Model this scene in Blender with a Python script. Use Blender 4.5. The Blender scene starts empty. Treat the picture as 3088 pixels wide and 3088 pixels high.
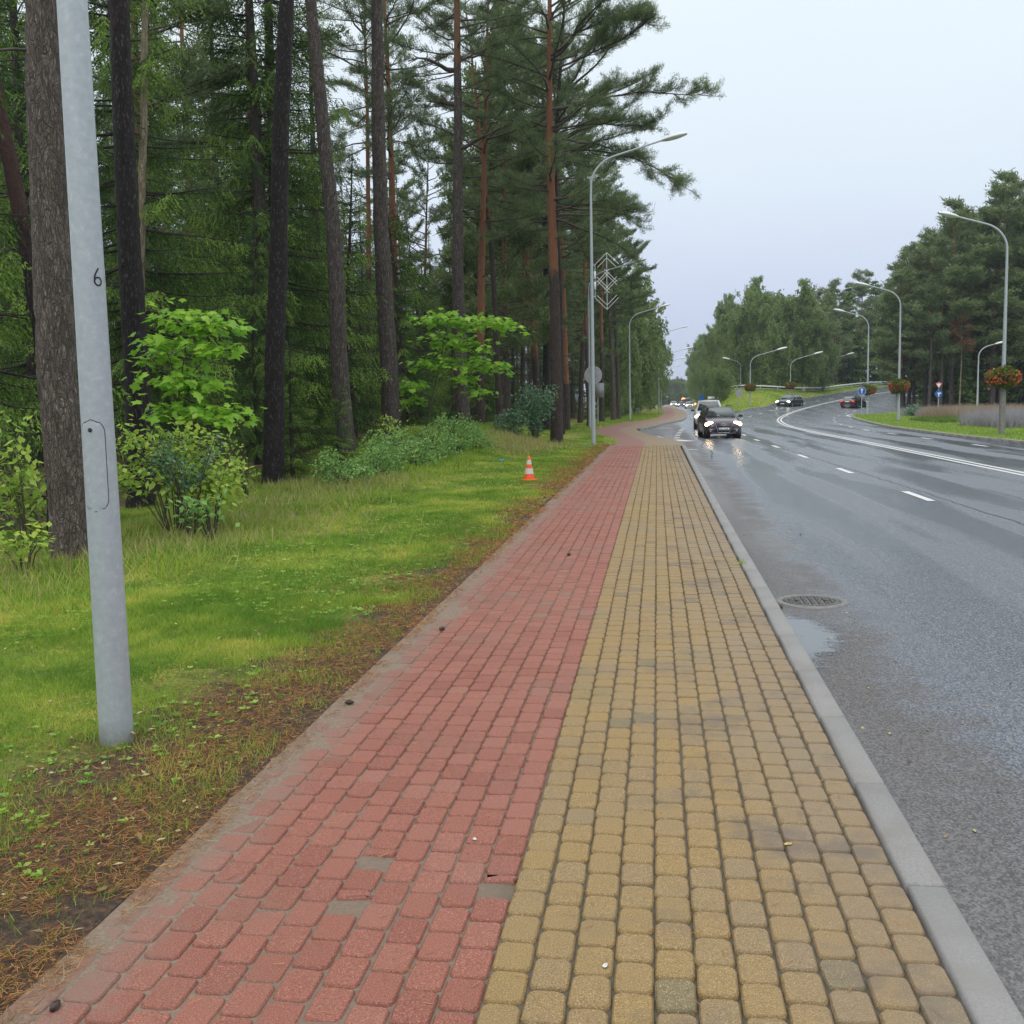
import bpy, math, random
import numpy as np
from mathutils import Matrix, Vector
from mathutils.geometry import delaunay_2d_cdt

# ------------------------------------------------------------------ camera
SC = bpy.context.scene
COL = SC.collection
CAM_Z = 1.75
cam_data = bpy.data.cameras.new('camera')
cam = bpy.data.objects.new('camera', cam_data)
COL.objects.link(cam)
YAW, PITCH, ROLL = 0.14006718816248734, 0.10495131248811072, -0.019
rot = Matrix.Rotation(YAW, 3, 'Z') @ Matrix.Rotation(math.pi / 2 - PITCH, 3, 'X') @ Matrix.Rotation(ROLL, 3, 'Z')
cam.matrix_world = Matrix.Translation((0, 0, CAM_Z)) @ rot.to_4x4()
cam_data.sensor_width = 36
cam_data.lens = 3120 / 3088 * 36
cam_data.clip_start = 0.05
cam_data.clip_end = 3000
SC.camera = cam

# ------------------------------------------------------------------ sky, sun, exposure
SC.view_settings.view_transform = 'Standard'
SC.view_settings.look = 'None'
SC.view_settings.gamma = 1
SC.view_settings.exposure = 0.0
SC.view_settings.use_curve_mapping = False
world = bpy.data.worlds.new('World')
SC.world = world
world.use_nodes = True
wn, wl = world.node_tree.nodes, world.node_tree.links
wn.clear()
SUN_EL, SUN_ROT = math.radians(48), math.radians(200)
sky = wn.new('ShaderNodeTexSky'); sky.sky_type = 'NISHITA'; sky.sun_disc = False
sky.sun_elevation = SUN_EL; sky.sun_rotation = SUN_ROT; sky.dust_density = 4.0; sky.air_density = 1.0
bg1 = wn.new('ShaderNodeBackground'); bg1.inputs['Strength'].default_value = 0.05
wl.new(sky.outputs[0], bg1.inputs['Color'])
# overcast cloud layer: brighter and whiter towards the zenith
tc = wn.new('ShaderNodeTexCoord'); sep = wn.new('ShaderNodeSeparateXYZ')
wl.new(tc.outputs['Generated'], sep.inputs[0])
ns = wn.new('ShaderNodeTexNoise'); ns.inputs['Scale'].default_value = 2.2; ns.inputs['Detail'].default_value = 4
mp = wn.new('ShaderNodeMapping'); mp.inputs['Scale'].default_value = (1, 1, 3.2)
wl.new(tc.outputs['Generated'], mp.inputs[0]); wl.new(mp.outputs[0], ns.inputs['Vector'])
mad = wn.new('ShaderNodeMath'); mad.operation = 'MULTIPLY_ADD'; mad.inputs[1].default_value = 0.17
wl.new(ns.outputs[0], mad.inputs[0]); wl.new(sep.outputs[2], mad.inputs[2])
rmp = wn.new('ShaderNodeValToRGB')
rmp.color_ramp.elements[0].position = 0.04; rmp.color_ramp.elements[0].color = (0.56, 0.62, 0.82, 1)
rmp.color_ramp.elements[1].position = 1.0; rmp.color_ramp.elements[1].color = (1.0, 1.0, 1.0, 1)
for p_, c_ in ((0.17, (0.67, 0.75, 0.94, 1)), (0.30, (0.82, 0.93, 1.04, 1)), (0.45, (0.92, 1.02, 1.08, 1))):
    e_ = rmp.color_ramp.elements.new(p_); e_.color = c_
wl.new(mad.outputs[0], rmp.inputs[0])
stz = wn.new('ShaderNodeMapRange'); stz.inputs['From Min'].default_value = 0.35; stz.inputs['From Max'].default_value = 1.0
stz.inputs['To Min'].default_value = 1.0; stz.inputs['To Max'].default_value = 2.1
wl.new(sep.outputs[2], stz.inputs['Value'])
bg2 = wn.new('ShaderNodeBackground')
wl.new(rmp.outputs[0], bg2.inputs['Color']); wl.new(stz.outputs[0], bg2.inputs['Strength'])
addn = wn.new('ShaderNodeMixShader'); addn.inputs[0].default_value = 0.94
wl.new(bg1.outputs[0], addn.inputs[1]); wl.new(bg2.outputs[0], addn.inputs[2])
wo = wn.new('ShaderNodeOutputWorld'); wl.new(addn.outputs[0], wo.inputs['Surface'])

sun_data = bpy.data.lights.new('sun', 'SUN'); sun_data.energy = 0.7; sun_data.angle = math.radians(25)
sun_data.color = (1.0, 0.97, 0.92)
sun = bpy.data.objects.new('sun', sun_data); COL.objects.link(sun)
sd = Vector((math.sin(SUN_ROT) * math.cos(SUN_EL), math.cos(SUN_ROT) * math.cos(SUN_EL), math.sin(SUN_EL)))
sun.rotation_euler = sd.to_track_quat('Z', 'Y').to_euler()

SC.cycles.max_bounces = 5
SC.cycles.diffuse_bounces = 3
SC.cycles.glossy_bounces = 3
SC.cycles.transmission_bounces = 3
SC.cycles.transparent_max_bounces = 6

# ------------------------------------------------------------------ terrain functions
def ss(a, b_, x):
    t = np.clip((x - a) / (b_ - a), 0, 1)
    return t * t * (3 - 2 * t)

def road_z(x, y):                       # the road climbs to the right behind the bend
    x = np.asarray(x, float); y = np.asarray(y, float)
    p = -.0439 * x + .0468 * y - 4.435
    sp = np.minimum(np.logaddexp(0, p / .25) * .25, 4.2)
    x0 = 5 + np.maximum(0, y - 120) * .06
    return -.12 + sp * ss(x0, x0 + 4.5, x)

def verge_z(x, y):                      # a low rise under the first pines
    x = np.asarray(x, float); y = np.asarray(y, float)
    z = .78 * ss(-3.6, -8.2, x) * ss(15, 38, y) * (1 - ss(50, 62, y))
    e = ss(-2.4, -5, x)
    return z + e * (.035 * np.sin(x * 1.3 + y * .7) + .03 * np.sin(y * 1.9 - x)) + .02 * np.minimum(1, np.maximum(0, (-x - 1.9) * 2.5)) + 0.005

def bank_z(x, y):
    x = np.asarray(x, float); y = np.asarray(y, float)
    # distance inside the grass wedge, measured from the road kerb
    return road_z(x, y) + .12

def G(x, y): return (float(x), float(y), float(verge_z(x, y)))

# ------------------------------------------------------------------ mesh helpers
class MB:
    """collects triangles with a material index and a tint value"""
    def __init__(s): s.V = []; s.T = []; s.m = []; s.t = []; s.n = 0; s.o = []
    def tris(s, V, T, mat=0, tint=0.5, o=0.0):
        V = np.asarray(V, np.float32).reshape(-1, 3); T = np.asarray(T, np.int32).reshape(-1, 3)
        s.V.append(V); s.T.append(T + s.n)
        s.m.append(np.full(len(T), mat, np.int32))
        s.t.append(np.broadcast_to(np.asarray(tint, np.float32), (len(V),)).copy())
        s.o.append(np.broadcast_to(np.asarray(o, np.float32), (len(V),)).copy())
        s.n += len(V)
    def quads(s, V, Q, mat=0, tint=0.5, o=0.0):
        Q = np.asarray(Q, np.int32).reshape(-1, 4)
        s.tris(V, np.concatenate([Q[:, [0, 1, 2]], Q[:, [0, 2, 3]]]), mat, tint, o)
    def box(s, c, d, mat=0, tint=.5, rz=0, bev=0):
        x, y, z = d[0] / 2, d[1] / 2, d[2] / 2
        if bev:
            b = bev
            ring = lambda ex, ey, zz: [(-ex, -ey, zz), (ex, -ey, zz), (ex, ey, zz), (-ex, ey, zz)]
            V = ring(x - b, y - b, -z) + ring(x, y, -z + b) + ring(x, y, z - b) + ring(x - b, y - b, z)
            Q = [[0, 3, 2, 1], [12, 13, 14, 15]]
            for r in range(3):
                for k in range(4):
                    a = r * 4 + k; a2 = r * 4 + (k + 1) % 4
                    Q.append([a, a2, a2 + 4, a + 4])
        else:
            V = [(-x, -y, -z), (x, -y, -z), (x, y, -z), (-x, y, -z), (-x, -y, z), (x, -y, z), (x, y, z), (-x, y, z)]
            Q = [[0, 3, 2, 1], [4, 5, 6, 7], [0, 1, 5, 4], [1, 2, 6, 5], [2, 3, 7, 6], [3, 0, 4, 7]]
        V = np.array(V, float)
        if rz:
            c_, s_ = math.cos(rz), math.sin(rz)
            V = V @ np.array([[c_, s_, 0], [-s_, c_, 0], [0, 0, 1]])
        s.quads(V + np.array(c), Q, mat, tint)
    def tube(s, P, r, n=8, mat=0, tint=.5, cap=True, o=None, rough=0, rng=None):
        P = np.asarray(P, float); k = len(P); r = np.broadcast_to(np.asarray(r, float), (k,))
        T = np.gradient(P, axis=0); T /= np.linalg.norm(T, axis=1)[:, None] + 1e-9
        ref = np.array([0, 0, 1.]) if abs(T[0][2]) < .8 else np.array([1., 0, 0])
        U = np.cross(T, ref); U /= np.linalg.norm(U, axis=1)[:, None] + 1e-9
        W = np.cross(T, U)
        a = np.linspace(0, 2 * np.pi, n, endpoint=False)
        rr = np.repeat(r[:, None], n, 1)
        if rough and rng is not None: rr = rr * (1 + rng.normal(0, rough, rr.shape))
        V = P[:, None, :] + rr[:, :, None] * (np.cos(a)[None, :, None] * U[:, None, :] + np.sin(a)[None, :, None] * W[:, None, :])
        V = V.reshape(-1, 3)
        i = np.arange(k - 1)[:, None] * n; j = np.arange(n)[None, :]; j2 = (j + 1) % n
        Q = np.stack([i + j, i + j2, i + n + j2, i + n + j], -1).reshape(-1, 4)
        oo = 0.0 if o is None else np.repeat(np.asarray(o, float), n)
        s.quads(V, Q, mat, tint, oo)
        if cap:
            for e, idx in ((0, 0), (k - 1, (k - 1) * n)):
                ring = V[idx:idx + n]; VV = np.concatenate([[P[e]], ring])
                TT = [[0, 1 + (q + 1) % n, 1 + q] if e == 0 else [0, 1 + q, 1 + (q + 1) % n] for q in range(n)]
                s.tris(VV, TT, mat, tint, 0.0 if o is None else float(o[e]))
    def disc(s, c, nrm, r, n=24, mat=0, thick=.004):
        nrm = np.array(nrm, float); nrm /= np.linalg.norm(nrm)
        s.tube([np.array(c) - nrm * thick / 2, np.array(c) + nrm * thick / 2], r, n, mat)
    def lathe(s, prof, n=16, c=(0, 0, 0), mat=0, tint=.5):
        P = np.array([(c[0], c[1], c[2] + p[1]) for p in prof]); R = np.array([p[0] for p in prof])
        a = np.linspace(0, 2 * np.pi, n, endpoint=False)
        V = np.stack([P[:, None, 0] + R[:, None] * np.cos(a), P[:, None, 1] + R[:, None] * np.sin(a), np.repeat(P[:, 2:3], n, 1)], -1).reshape(-1, 3)
        k = len(prof); i = np.arange(k - 1)[:, None] * n; j = np.arange(n)[None, :]; j2 = (j + 1) % n
        s.quads(V, np.stack([i + j, i + j2, i + n + j2, i + n + j], -1).reshape(-1, 4), mat, tint)
    def blades(s, B, D, L, W, mat=0, tint=.5, rng=None, droop=0.0):
        """one thin triangle per base point"""
        B = np.asarray(B, float); D = np.asarray(D, float)
        D = D / (np.linalg.norm(D, axis=1)[:, None] + 1e-9)
        R = rng.normal(size=B.shape); S = np.cross(D, R); S /= np.linalg.norm(S, axis=1)[:, None] + 1e-9
        L = np.broadcast_to(np.asarray(L, float), (len(B),))[:, None]; W = np.broadcast_to(np.asarray(W, float), (len(B),))[:, None]
        tip = B + D * L; tip[:, 2] -= droop * L[:, 0]
        V = np.stack([B - S * W / 2, B + S * W / 2, tip], 1).reshape(-1, 3)
        t = np.repeat(np.broadcast_to(np.asarray(tint, float), (len(B),)), 3)
        s.tris(V, np.arange(len(V)).reshape(-1, 3), mat, t)
    def leaves(s, B, D, L, W, mat=0, tint=.5, rng=None, up=0.6):
        """one folded rhombus leaf (two triangles) per base point"""
        B = np.asarray(B, float); D = np.asarray(D, float)
        D = D / (np.linalg.norm(D, axis=1)[:, None] + 1e-9)
        N = rng.normal(size=B.shape) * (1 - up); N[:, 2] += up
        S = np.cross(D, N); S /= np.linalg.norm(S, axis=1)[:, None] + 1e-9
        L = np.broadcast_to(np.asarray(L, float), (len(B),))[:, None]; W = np.broadcast_to(np.asarray(W, float), (len(B),))[:, None]
        M_ = B + D * L * .45
        V = np.stack([B, M_ - S * W / 2 + [0, 0, .0], B + D * L, M_ + S * W / 2], 1)
        V[:, 2, 2] -= L[:, 0] * .12
        t = np.repeat(np.broadcast_to(np.asarray(tint, float), (len(B),)), 4)
        n = len(B); q = np.arange(n)[:, None] * 4 + np.array([[0, 1, 2, 3]])
        s.quads(V.reshape(-1, 3), q, mat, t)
    def mesh(s, name, mats, smooth=False):
        V = np.concatenate(s.V); T = np.concatenate(s.T)
        me = bpy.data.meshes.new(name)
        me.vertices.add(len(V)); me.vertices.foreach_set('co', V.ravel())
        me.loops.add(len(T) * 3); me.loops.foreach_set('vertex_index', T.ravel())
        me.polygons.add(len(T)); me.polygons.foreach_set('loop_start', np.arange(0, len(T) * 3, 3, dtype=np.int32))
        if smooth: me.polygons.foreach_set('use_smooth', np.ones(len(T), bool))
        for m in mats: me.materials.append(m)
        me.polygons.foreach_set('material_index', np.concatenate(s.m))
        a = me.attributes.new('tint', 'FLOAT', 'POINT'); a.data.foreach_set('value', np.concatenate(s.t))
        a = me.attributes.new('orange', 'FLOAT', 'POINT'); a.data.foreach_set('value', np.concatenate(s.o))
        me.update(calc_edges=True); me.validate()
        return me
    def build(s, name, mats, parent=None, smooth=False, loc=None, rz=0):
        if not isinstance(mats, (list, tuple)): mats = [mats]
        return link(name, s.mesh(name, mats, smooth), parent, loc, rz)

def link(name, me, parent=None, loc=None, rz=0):
    o = bpy.data.objects.new(name, me); COL.objects.link(o)
    if parent is not None: o.parent = parent
    if loc is not None: o.location = loc
    if rz: o.rotation_euler = (0, 0, rz)
    return o

def thing(name, label, cat, loc=(0, 0, 0), rz=0, group=None):
    o = bpy.data.objects.new(name, None); COL.objects.link(o)
    o.empty_display_size = .2
    o.location = loc; o.rotation_euler = (0, 0, rz)
    return tag(o, label, cat, group)

def tag(o, label=None, cat=None, group=None, kind=None):
    if label: o['label'] = label
    if cat: o['category'] = cat
    if group: o['group'] = group
    if kind: o['kind'] = kind
    return o

def copy_tree(root, loc, rz=0, scale=1.0, label=None, group=None, tilt=None):
    r = root.copy(); COL.objects.link(r); r.location = loc
    r.rotation_euler = (tilt[0], tilt[1], rz) if tilt else (0, 0, rz)
    r.scale = (scale, scale, scale) if not isinstance(scale, tuple) else scale
    if label: r['label'] = label
    if group: r['group'] = group
    for ch in list(root.children):
        c = ch.copy(); COL.objects.link(c); c.parent = r
        for g in list(ch.children):
            d = g.copy(); COL.objects.link(d); d.parent = c
    return r

# ------------------------------------------------------------------ materials
def newmat(name):
    m = bpy.data.materials.new(name); m.use_nodes = True
    n, l = m.node_tree.nodes, m.node_tree.links
    return m, n, l, n['Principled BSDF']

def node(n, t, **k):
    q = n.new(t)
    for a, v in k.items():
        if a in q.inputs: q.inputs[a].default_value = v
        else: setattr(q, a, v)
    return q

def noise(n, l, vec, scale, detail=4, rough=.55, dist=0):
    q = n.new('ShaderNodeTexNoise'); q.inputs['Scale'].default_value = scale; q.inputs['Detail'].default_value = detail
    q.inputs['Roughness'].default_value = rough; q.inputs['Distortion'].default_value = dist
    l.new(vec, q.inputs['Vector']); return q.outputs[0]

def ramp(n, l, fac, stops, interp='LINEAR'):
    r = n.new('ShaderNodeValToRGB'); e = r.color_ramp.elements; r.color_ramp.interpolation = interp
    e[0].position = stops[0][0]; e[0].color = (*stops[0][1], 1)
    e[1].position = stops[-1][0]; e[1].color = (*stops[-1][1], 1)
    for p, c in stops[1:-1]:
        q = e.new(p); q.color = (*c, 1)
    l.new(fac, r.inputs[0]); return r.outputs[0]

def mixc(n, l, f, a, b, mode='MIX'):
    q = n.new('ShaderNodeMix'); q.data_type = 'RGBA'; q.blend_type = mode
    def put(i, v):
        if isinstance(v, bpy.types.NodeSocket): l.new(v, q.inputs[i])
        elif isinstance(v, (int, float)): q.inputs[i].default_value = v
        else: q.inputs[i].default_value = (*v, 1)
    put(0, f); put(6, a); put(7, b); return q.outputs[2]

def mth(n, l, op, a, b=None, c=None, clamp=False):
    q = n.new('ShaderNodeMath'); q.operation = op; q.use_clamp = clamp
    for i, v in enumerate((a, b, c)):
        if v is None: continue
        if isinstance(v, bpy.types.NodeSocket): l.new(v, q.inputs[i])
        else: q.inputs[i].default_value = v
    return q.outputs[0]

def rng_(n, l, v, a, b, c=0., d=1.):
    q = n.new('ShaderNodeMapRange'); q.interpolation_type = 'SMOOTHSTEP'
    l.new(v, q.inputs['Value']); q.inputs['From Min'].default_value = a; q.inputs['From Max'].default_value = b
    q.inputs['To Min'].default_value = c; q.inputs['To Max'].default_value = d
    return q.outputs[0]

def bump(n, l, h, strength, dist, bs, nrm=None):
    q = n.new('ShaderNodeBump'); q.inputs['Strength'].default_value = strength; q.inputs['Distance'].default_value = dist
    l.new(h, q.inputs['Height'])
    if nrm: l.new(nrm, q.inputs['Normal'])
    l.new(q.outputs[0], bs.inputs['Normal']); return q.outputs[0]

def worldpos(n, l):
    g = n.new('ShaderNodeNewGeometry'); return g.outputs['Position']

def sxyz(n, l, v):
    s = n.new('ShaderNodeSeparateXYZ'); l.new(v, s.inputs[0]); return s.outputs

def attr(n, name):
    a = n.new('ShaderNodeAttribute'); a.attribute_name = name; return a.outputs['Fac']

def plain(name, col, rough=.5, metal=0, spec=.5, vary=.0, scale=8):
    m, n, l, b = newmat(name)
    b.inputs['Roughness'].default_value = rough; b.inputs['Metallic'].default_value = metal
    b.inputs['Specular IOR Level'].default_value = spec
    if vary:
        f = noise(n, l, worldpos(n, l), scale, 5)
        c = ramp(n, l, f, [(.3, tuple(x * (1 - vary) for x in col)), (.7, tuple(min(1, x * (1 + vary)) for x in col))])
        l.new(c, b.inputs['Base Color'])
    else: b.inputs['Base Color'].default_value = (*col, 1)
    return m

def foliage(name, c0, c1, c2=None, trans=.35, rough=.55, spec=.25):
    """leaf colour from the tint of each clump"""
    m, n, l, b = newmat(name)
    f = attr(n, 'tint')
    st = [(0, c0), (1, c1)] if c2 is None else [(0, c0), (.6, c1), (1, c2)]
    c = ramp(n, l, f, st)
    l.new(c, b.inputs['Base Color']); b.inputs['Roughness'].default_value = rough; b.inputs['Specular IOR Level'].default_value = spec
    tr = n.new('ShaderNodeBsdfTranslucent'); l.new(c, tr.inputs[0])
    mx = n.new('ShaderNodeMixShader'); mx.inputs[0].default_value = trans
    l.new(b.outputs[0], mx.inputs[1]); l.new(tr.outputs[0], mx.inputs[2])
    l.new(mx.outputs[0], n['Material Output'].inputs[0]); return m

def bark_mat(name, dark, plate, orange, orange2, scale=1.0, bstr=1.0, fleck=.6, cw=.09):
    m, n, l, b = newmat(name)
    tcn = n.new('ShaderNodeTexCoord'); v0 = tcn.outputs['Object']
    mpn = n.new('ShaderNodeMapping'); mpn.inputs['Scale'].default_value = (1, 1, .28); l.new(v0, mpn.inputs[0]); v = mpn.outputs[0]
    nz = n.new('ShaderNodeTexNoise'); nz.inputs['Scale'].default_value = 9 * scale; l.new(v, nz.inputs['Vector'])
    vm = n.new('ShaderNodeVectorMath'); vm.operation = 'MULTIPLY_ADD'; vm.inputs[1].default_value = (.16,) * 3
    l.new(nz.outputs['Color'], vm.inputs[0]); l.new(v, vm.inputs[2])
    vo = n.new('ShaderNodeTexVoronoi'); vo.feature = 'DISTANCE_TO_EDGE'; vo.inputs['Scale'].default_value = 19 * scale
    l.new(vm.outputs[0], vo.inputs['Vector'])
    vc = n.new('ShaderNodeTexVoronoi'); vc.inputs['Scale'].default_value = 19 * scale; l.new(vm.outputs[0], vc.inputs['Vector'])
    fine = noise(n, l, v, 60 * scale, 5, .7)
    vo2 = n.new('ShaderNodeTexVoronoi'); vo2.feature = 'DISTANCE_TO_EDGE'; vo2.inputs['Scale'].default_value = 46 * scale; l.new(vm.outputs[0], vo2.inputs['Vector'])
    crack = mth(n, l, 'MULTIPLY', rng_(n, l, vo.outputs['Distance'], .0, cw, .25, 1.0), rng_(n, l, vo2.outputs['Distance'], .0, .12, .5, 1.0))
    cellc = n.new('ShaderNodeSeparateColor'); l.new(vc.outputs['Color'], cellc.inputs[0])
    pl = mixc(n, l, cellc.outputs[0], tuple(x * .55 for x in plate), tuple(min(1, x * 1.15) for x in plate))
    pl = mixc(n, l, mth(n, l, 'MULTIPLY', rng_(n, l, noise(n, l, v, 24 * scale, 4, .7), .56, .63), fleck), pl, tuple(min(1, x * 1.5 + .13) for x in plate))
    pl = mixc(n, l, mth(n, l, 'MULTIPLY', fine, .55), pl, tuple(x * .4 for x in plate))
    body = mixc(n, l, crack, dark, pl)
    og = mixc(n, l, noise(n, l, v, 7, 5, .7), orange, orange2)
    og = mixc(n, l, mth(n, l, 'MULTIPLY', mth(n, l, 'SUBTRACT', 1.0, crack), .6), og, tuple(x * .4 for x in orange))
    big = noise(n, l, v0, 1.6, 4, .7)
    om = mth(n, l, 'ADD', attr(n, 'orange'), mth(n, l, 'MULTIPLY', mth(n, l, 'SUBTRACT', big, .5), 1.2))
    om = rng_(n, l, om, .35, .65)
    c = mixc(n, l, om, body, og)
    l.new(c, b.inputs['Base Color']); b.inputs['Roughness'].default_value = .75; b.inputs['Specular IOR Level'].default_value = .35
    h = mth(n, l, 'ADD', mth(n, l, 'MULTIPLY', crack, .8), mth(n, l, 'MULTIPLY', fine, .35))
    bump(n, l, h, bstr, .025, b)
    return m

M = {}
M['bark_grey'] = bark_mat('bark_grey', (.06, .047, .038), (.175, .14, .118), (.30, .14, .07), (.36, .2, .11), .95, 1.0, .7, .08)
M['bark_dark'] = bark_mat('bark_dark', (.012, .010, .009), (.030, .024, .022), (.06, .028, .022), (.1, .05, .04), 1.3, 1.0, .9)
M['bark_mid'] = bark_mat('bark_mid', (.020, .016, .014), (.15, .12, .105), (.22, .11, .055), (.28, .15, .08), 1.1, 1.0, .85)
M['bark_red'] = bark_mat('bark_red', (.022, .017, .014), (.10, .07, .055), (.37, .155, .075), (.20, .09, .055), 1.2, .8)
M['bark_tan'] = bark_mat('bark_tan', (.12, .09, .06), (.33, .27, .18), (.35, .27, .17), (.38, .29, .19), .7, .4)
M['bark_spruce'] = bark_mat('bark_spruce', (.02, .017, .014), (.09, .075, .062), (.09, .07, .06), (.09, .07, .06), 1.5, .7)
M['bark_birch'] = plain('bark_birch', (.48, .46, .42), .7, vary=.45, scale=3)
M['twig'] = plain('twig', (.07, .055, .045), .8, vary=.3)
M['pine_needles'] = foliage('pine_needles', (.085, .125, .058), (.16, .225, .095), (.25, .32, .14), .40)
M['far_needles'] = foliage('far_needles', (.12, .17, .075), (.20, .27, .11), (.28, .34, .14), .42)
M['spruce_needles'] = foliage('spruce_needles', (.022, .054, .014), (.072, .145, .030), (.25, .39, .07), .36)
M['birch_leaves'] = foliage('birch_leaves', (.12, .19, .065), (.21, .30, .10), (.29, .37, .14), .45)
M['maple_leaf'] = foliage('maple_leaf', (.17, .38, .04), (.34, .60, .07), (.48, .68, .10), .5, .4)
M['bright_leaf'] = foliage('bright_leaf', (.22, .40, .07), (.42, .58, .10), (.58, .64, .12), .45, .45)
M['blue_leaf'] = foliage('blue_leaf', (.06, .15, .075), (.13, .25, .13), (.24, .36, .22), .3, .35)
M['bush_leaf'] = foliage('bush_leaf', (.14, .30, .08), (.27, .48, .13), (.40, .60, .18), .4, .5)
M['dead_needles'] = foliage('dead_needles', (.16, .08, .04), (.28, .15, .07), None, .3)

# painted things
M['galv'] = None
def galv_mat():
    m, n, l, b = newmat('galvanised_steel')
    tcn = n.new('ShaderNodeTexCoord')
    f = noise(n, l, tcn.outputs['Object'], 26, 6, .62); g = noise(n, l, tcn.outputs['Object'], 5, 4, .6)
    c = ramp(n, l, f, [(.3, (.37, .41, .44)), (.58, (.44, .485, .51)), (.72, (.54, .58, .60))])
    c = mixc(n, l, mth(n, l, 'MULTIPLY', g, .4), c, (.36, .39, .42))
    zz = mth(n, l, 'ADD', sxyz(n, l, tcn.outputs['Object'])[2], mth(n, l, 'MULTIPLY', mth(n, l, 'SUBTRACT', g, .5), .22))
    c = mixc(n, l, rng_(n, l, zz, .16, .0, 0, .75), c, (.13, .11, .09))
    l.new(c, b.inputs['Base Color']); b.inputs['Roughness'].default_value = .48; b.inputs['Metallic'].default_value = .25
    bump(n, l, f, .08, .004, b)
    return m
M['galv'] = galv_mat()
M['lamp_white'] = plain('lamp_white', (.72, .74, .74), .4)
M['lamp_glass'] = plain('lamp_glass', (.62, .64, .62), .15)
M['black'] = plain('black_paint', (.012, .012, .013), .45)
M['gap'] = plain('hatch_gap', (.02, .017, .014), .8)
M['sign_grey'] = plain('sign_back_grey', (.30, .31, .31), .5, .1, vary=.12, scale=6)
M['sign_blue'] = plain('sign_blue', (.01, .10, .45), .35)
M['white'] = plain('white_paint', (.78, .78, .76), .45)
M['sign_red'] = plain('sign_red', (.5, .02, .02), .4)
M['cone_orange'] = plain('cone_orange', (.85, .11, .015), .45)
M['cone_white'] = plain('cone_white', (.62, .56, .54), .5)
M['dark_grey'] = plain('dark_grey', (.07, .07, .075), .6)
M['brown_pole'] = plain('weathered_post', (.20, .19, .18), .7, vary=.2)
M['litter_blue'] = plain('litter_blue', (.02, .30, .55), .4)
M['litter_pale'] = plain('litter_pale', (.65, .64, .58), .6)
M['cone_brown'] = plain('cone_brown', (.06, .04, .03), .8)
M['leaf_yellow'] = plain('leaf_yellow', (.5, .36, .12), .6)
M['flower_red'] = foliage('flower_red', (.38, .05, .03), (.58, .16, .06), (.62, .32, .16), .25)
M['flower_green'] = foliage('flower_green', (.06, .12, .02), (.12, .20, .03), (.18, .26, .05), .3)

def paver_mat(name, c0, c1, c2, grey):
    m, n, l, b = newmat(name)
    w = worldpos(n, l)
    t = attr(n, 'tint')
    c = ramp(n, l, t, [(0, c0), (.5, c1), (.88, c2), (1, grey)])
    sp = noise(n, l, w, 210, 3, .75); md = noise(n, l, w, 35, 5, .65); bg = noise(n, l, w, 1.1, 4, .6)
    c = mixc(n, l, rng_(n, l, sp, .54, .66), c, tuple(min(1, x * 1.7 + .06) for x in c1))
    c = mixc(n, l, rng_(n, l, sp, .46, .34), c, tuple(x * .38 for x in c1))
    xs_ = mth(n, l, 'ADD', sxyz(n, l, w)[0], mth(n, l, 'MULTIPLY', mth(n, l, 'SUBTRACT', noise(n, l, w, 5, 5, .7), .5), .7))
    c = mixc(n, l, rng_(n, l, xs_, -1.50, -1.92, 0, .8), c, (.19, .145, .115))
    if 'yellow' in name:
        c = mixc(n, l, rng_(n, l, xs_, .05, .9, 0, .5), c, (.205, .16, .12))
        st_ = noise(n, l, w, 1.4, 5, .7); c = mixc(n, l, mth(n, l, 'MULTIPLY', rng_(n, l, st_, .50, .66, 0, .7), rng_(n, l, xs_, -.3, .4, .25, 1)), c, (.115, .092, .078))
    c = mixc(n, l, mth(n, l, 'MULTIPLY', rng_(n, l, md, .45, .75), .35), c, grey)
    c = mixc(n, l, mth(n, l, 'MULTIPLY', rng_(n, l, bg, .5, .75), .35), c, grey)
    l.new(c, b.inputs['Base Color'])
    l.new(rng_(n, l, bg, .3, .7, .72, .5), b.inputs['Roughness'])
    b.inputs['Specular IOR Level'].default_value = .4
    h = mth(n, l, 'ADD', sp, mth(n, l, 'MULTIPLY', md, 1.2))
    bump(n, l, h, .45, .003, b); return m
M['paver_red'] = paver_mat('paver_red', (.205, .064, .043), (.262, .094, .064), (.26, .115, .082), (.19, .12, .085))
M['paver_yellow'] = paver_mat('paver_yellow', (.27, .175, .058), (.25, .168, .070), (.225, .160, .088), (.15, .125, .062))

def far_paver(name, c1, c2, mort):
    m, n, l, b = newmat(name); w = worldpos(n, l)
    br = n.new('ShaderNodeTexBrick'); l.new(w, br.inputs['Vector']); br.inputs['Scale'].default_value = 1
    br.inputs['Brick Width'].default_value = .12; br.inputs['Row Height'].default_value = .18; br.inputs['Mortar Size'].default_value = .006
    br.inputs['Color1'].default_value = (*c1, 1); br.inputs['Color2'].default_value = (*c2, 1); br.inputs['Mortar'].default_value = (*mort, 1)
    c = mixc(n, l, mth(n, l, 'MULTIPLY', noise(n, l, w, .8, 4), .5), br.outputs[0], mort)
    l.new(c, b.inputs['Base Color']); b.inputs['Roughness'].default_value = .62; return m
M['far_red'] = far_paver('far_red_pavers', (.27, .10, .078), (.24, .09, .07), (.22, .135, .11))
M['far_yellow'] = far_paver('far_yellow_pavers', (.27, .18, .095), (.25, .17, .09), (.20, .15, .10))

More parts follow.
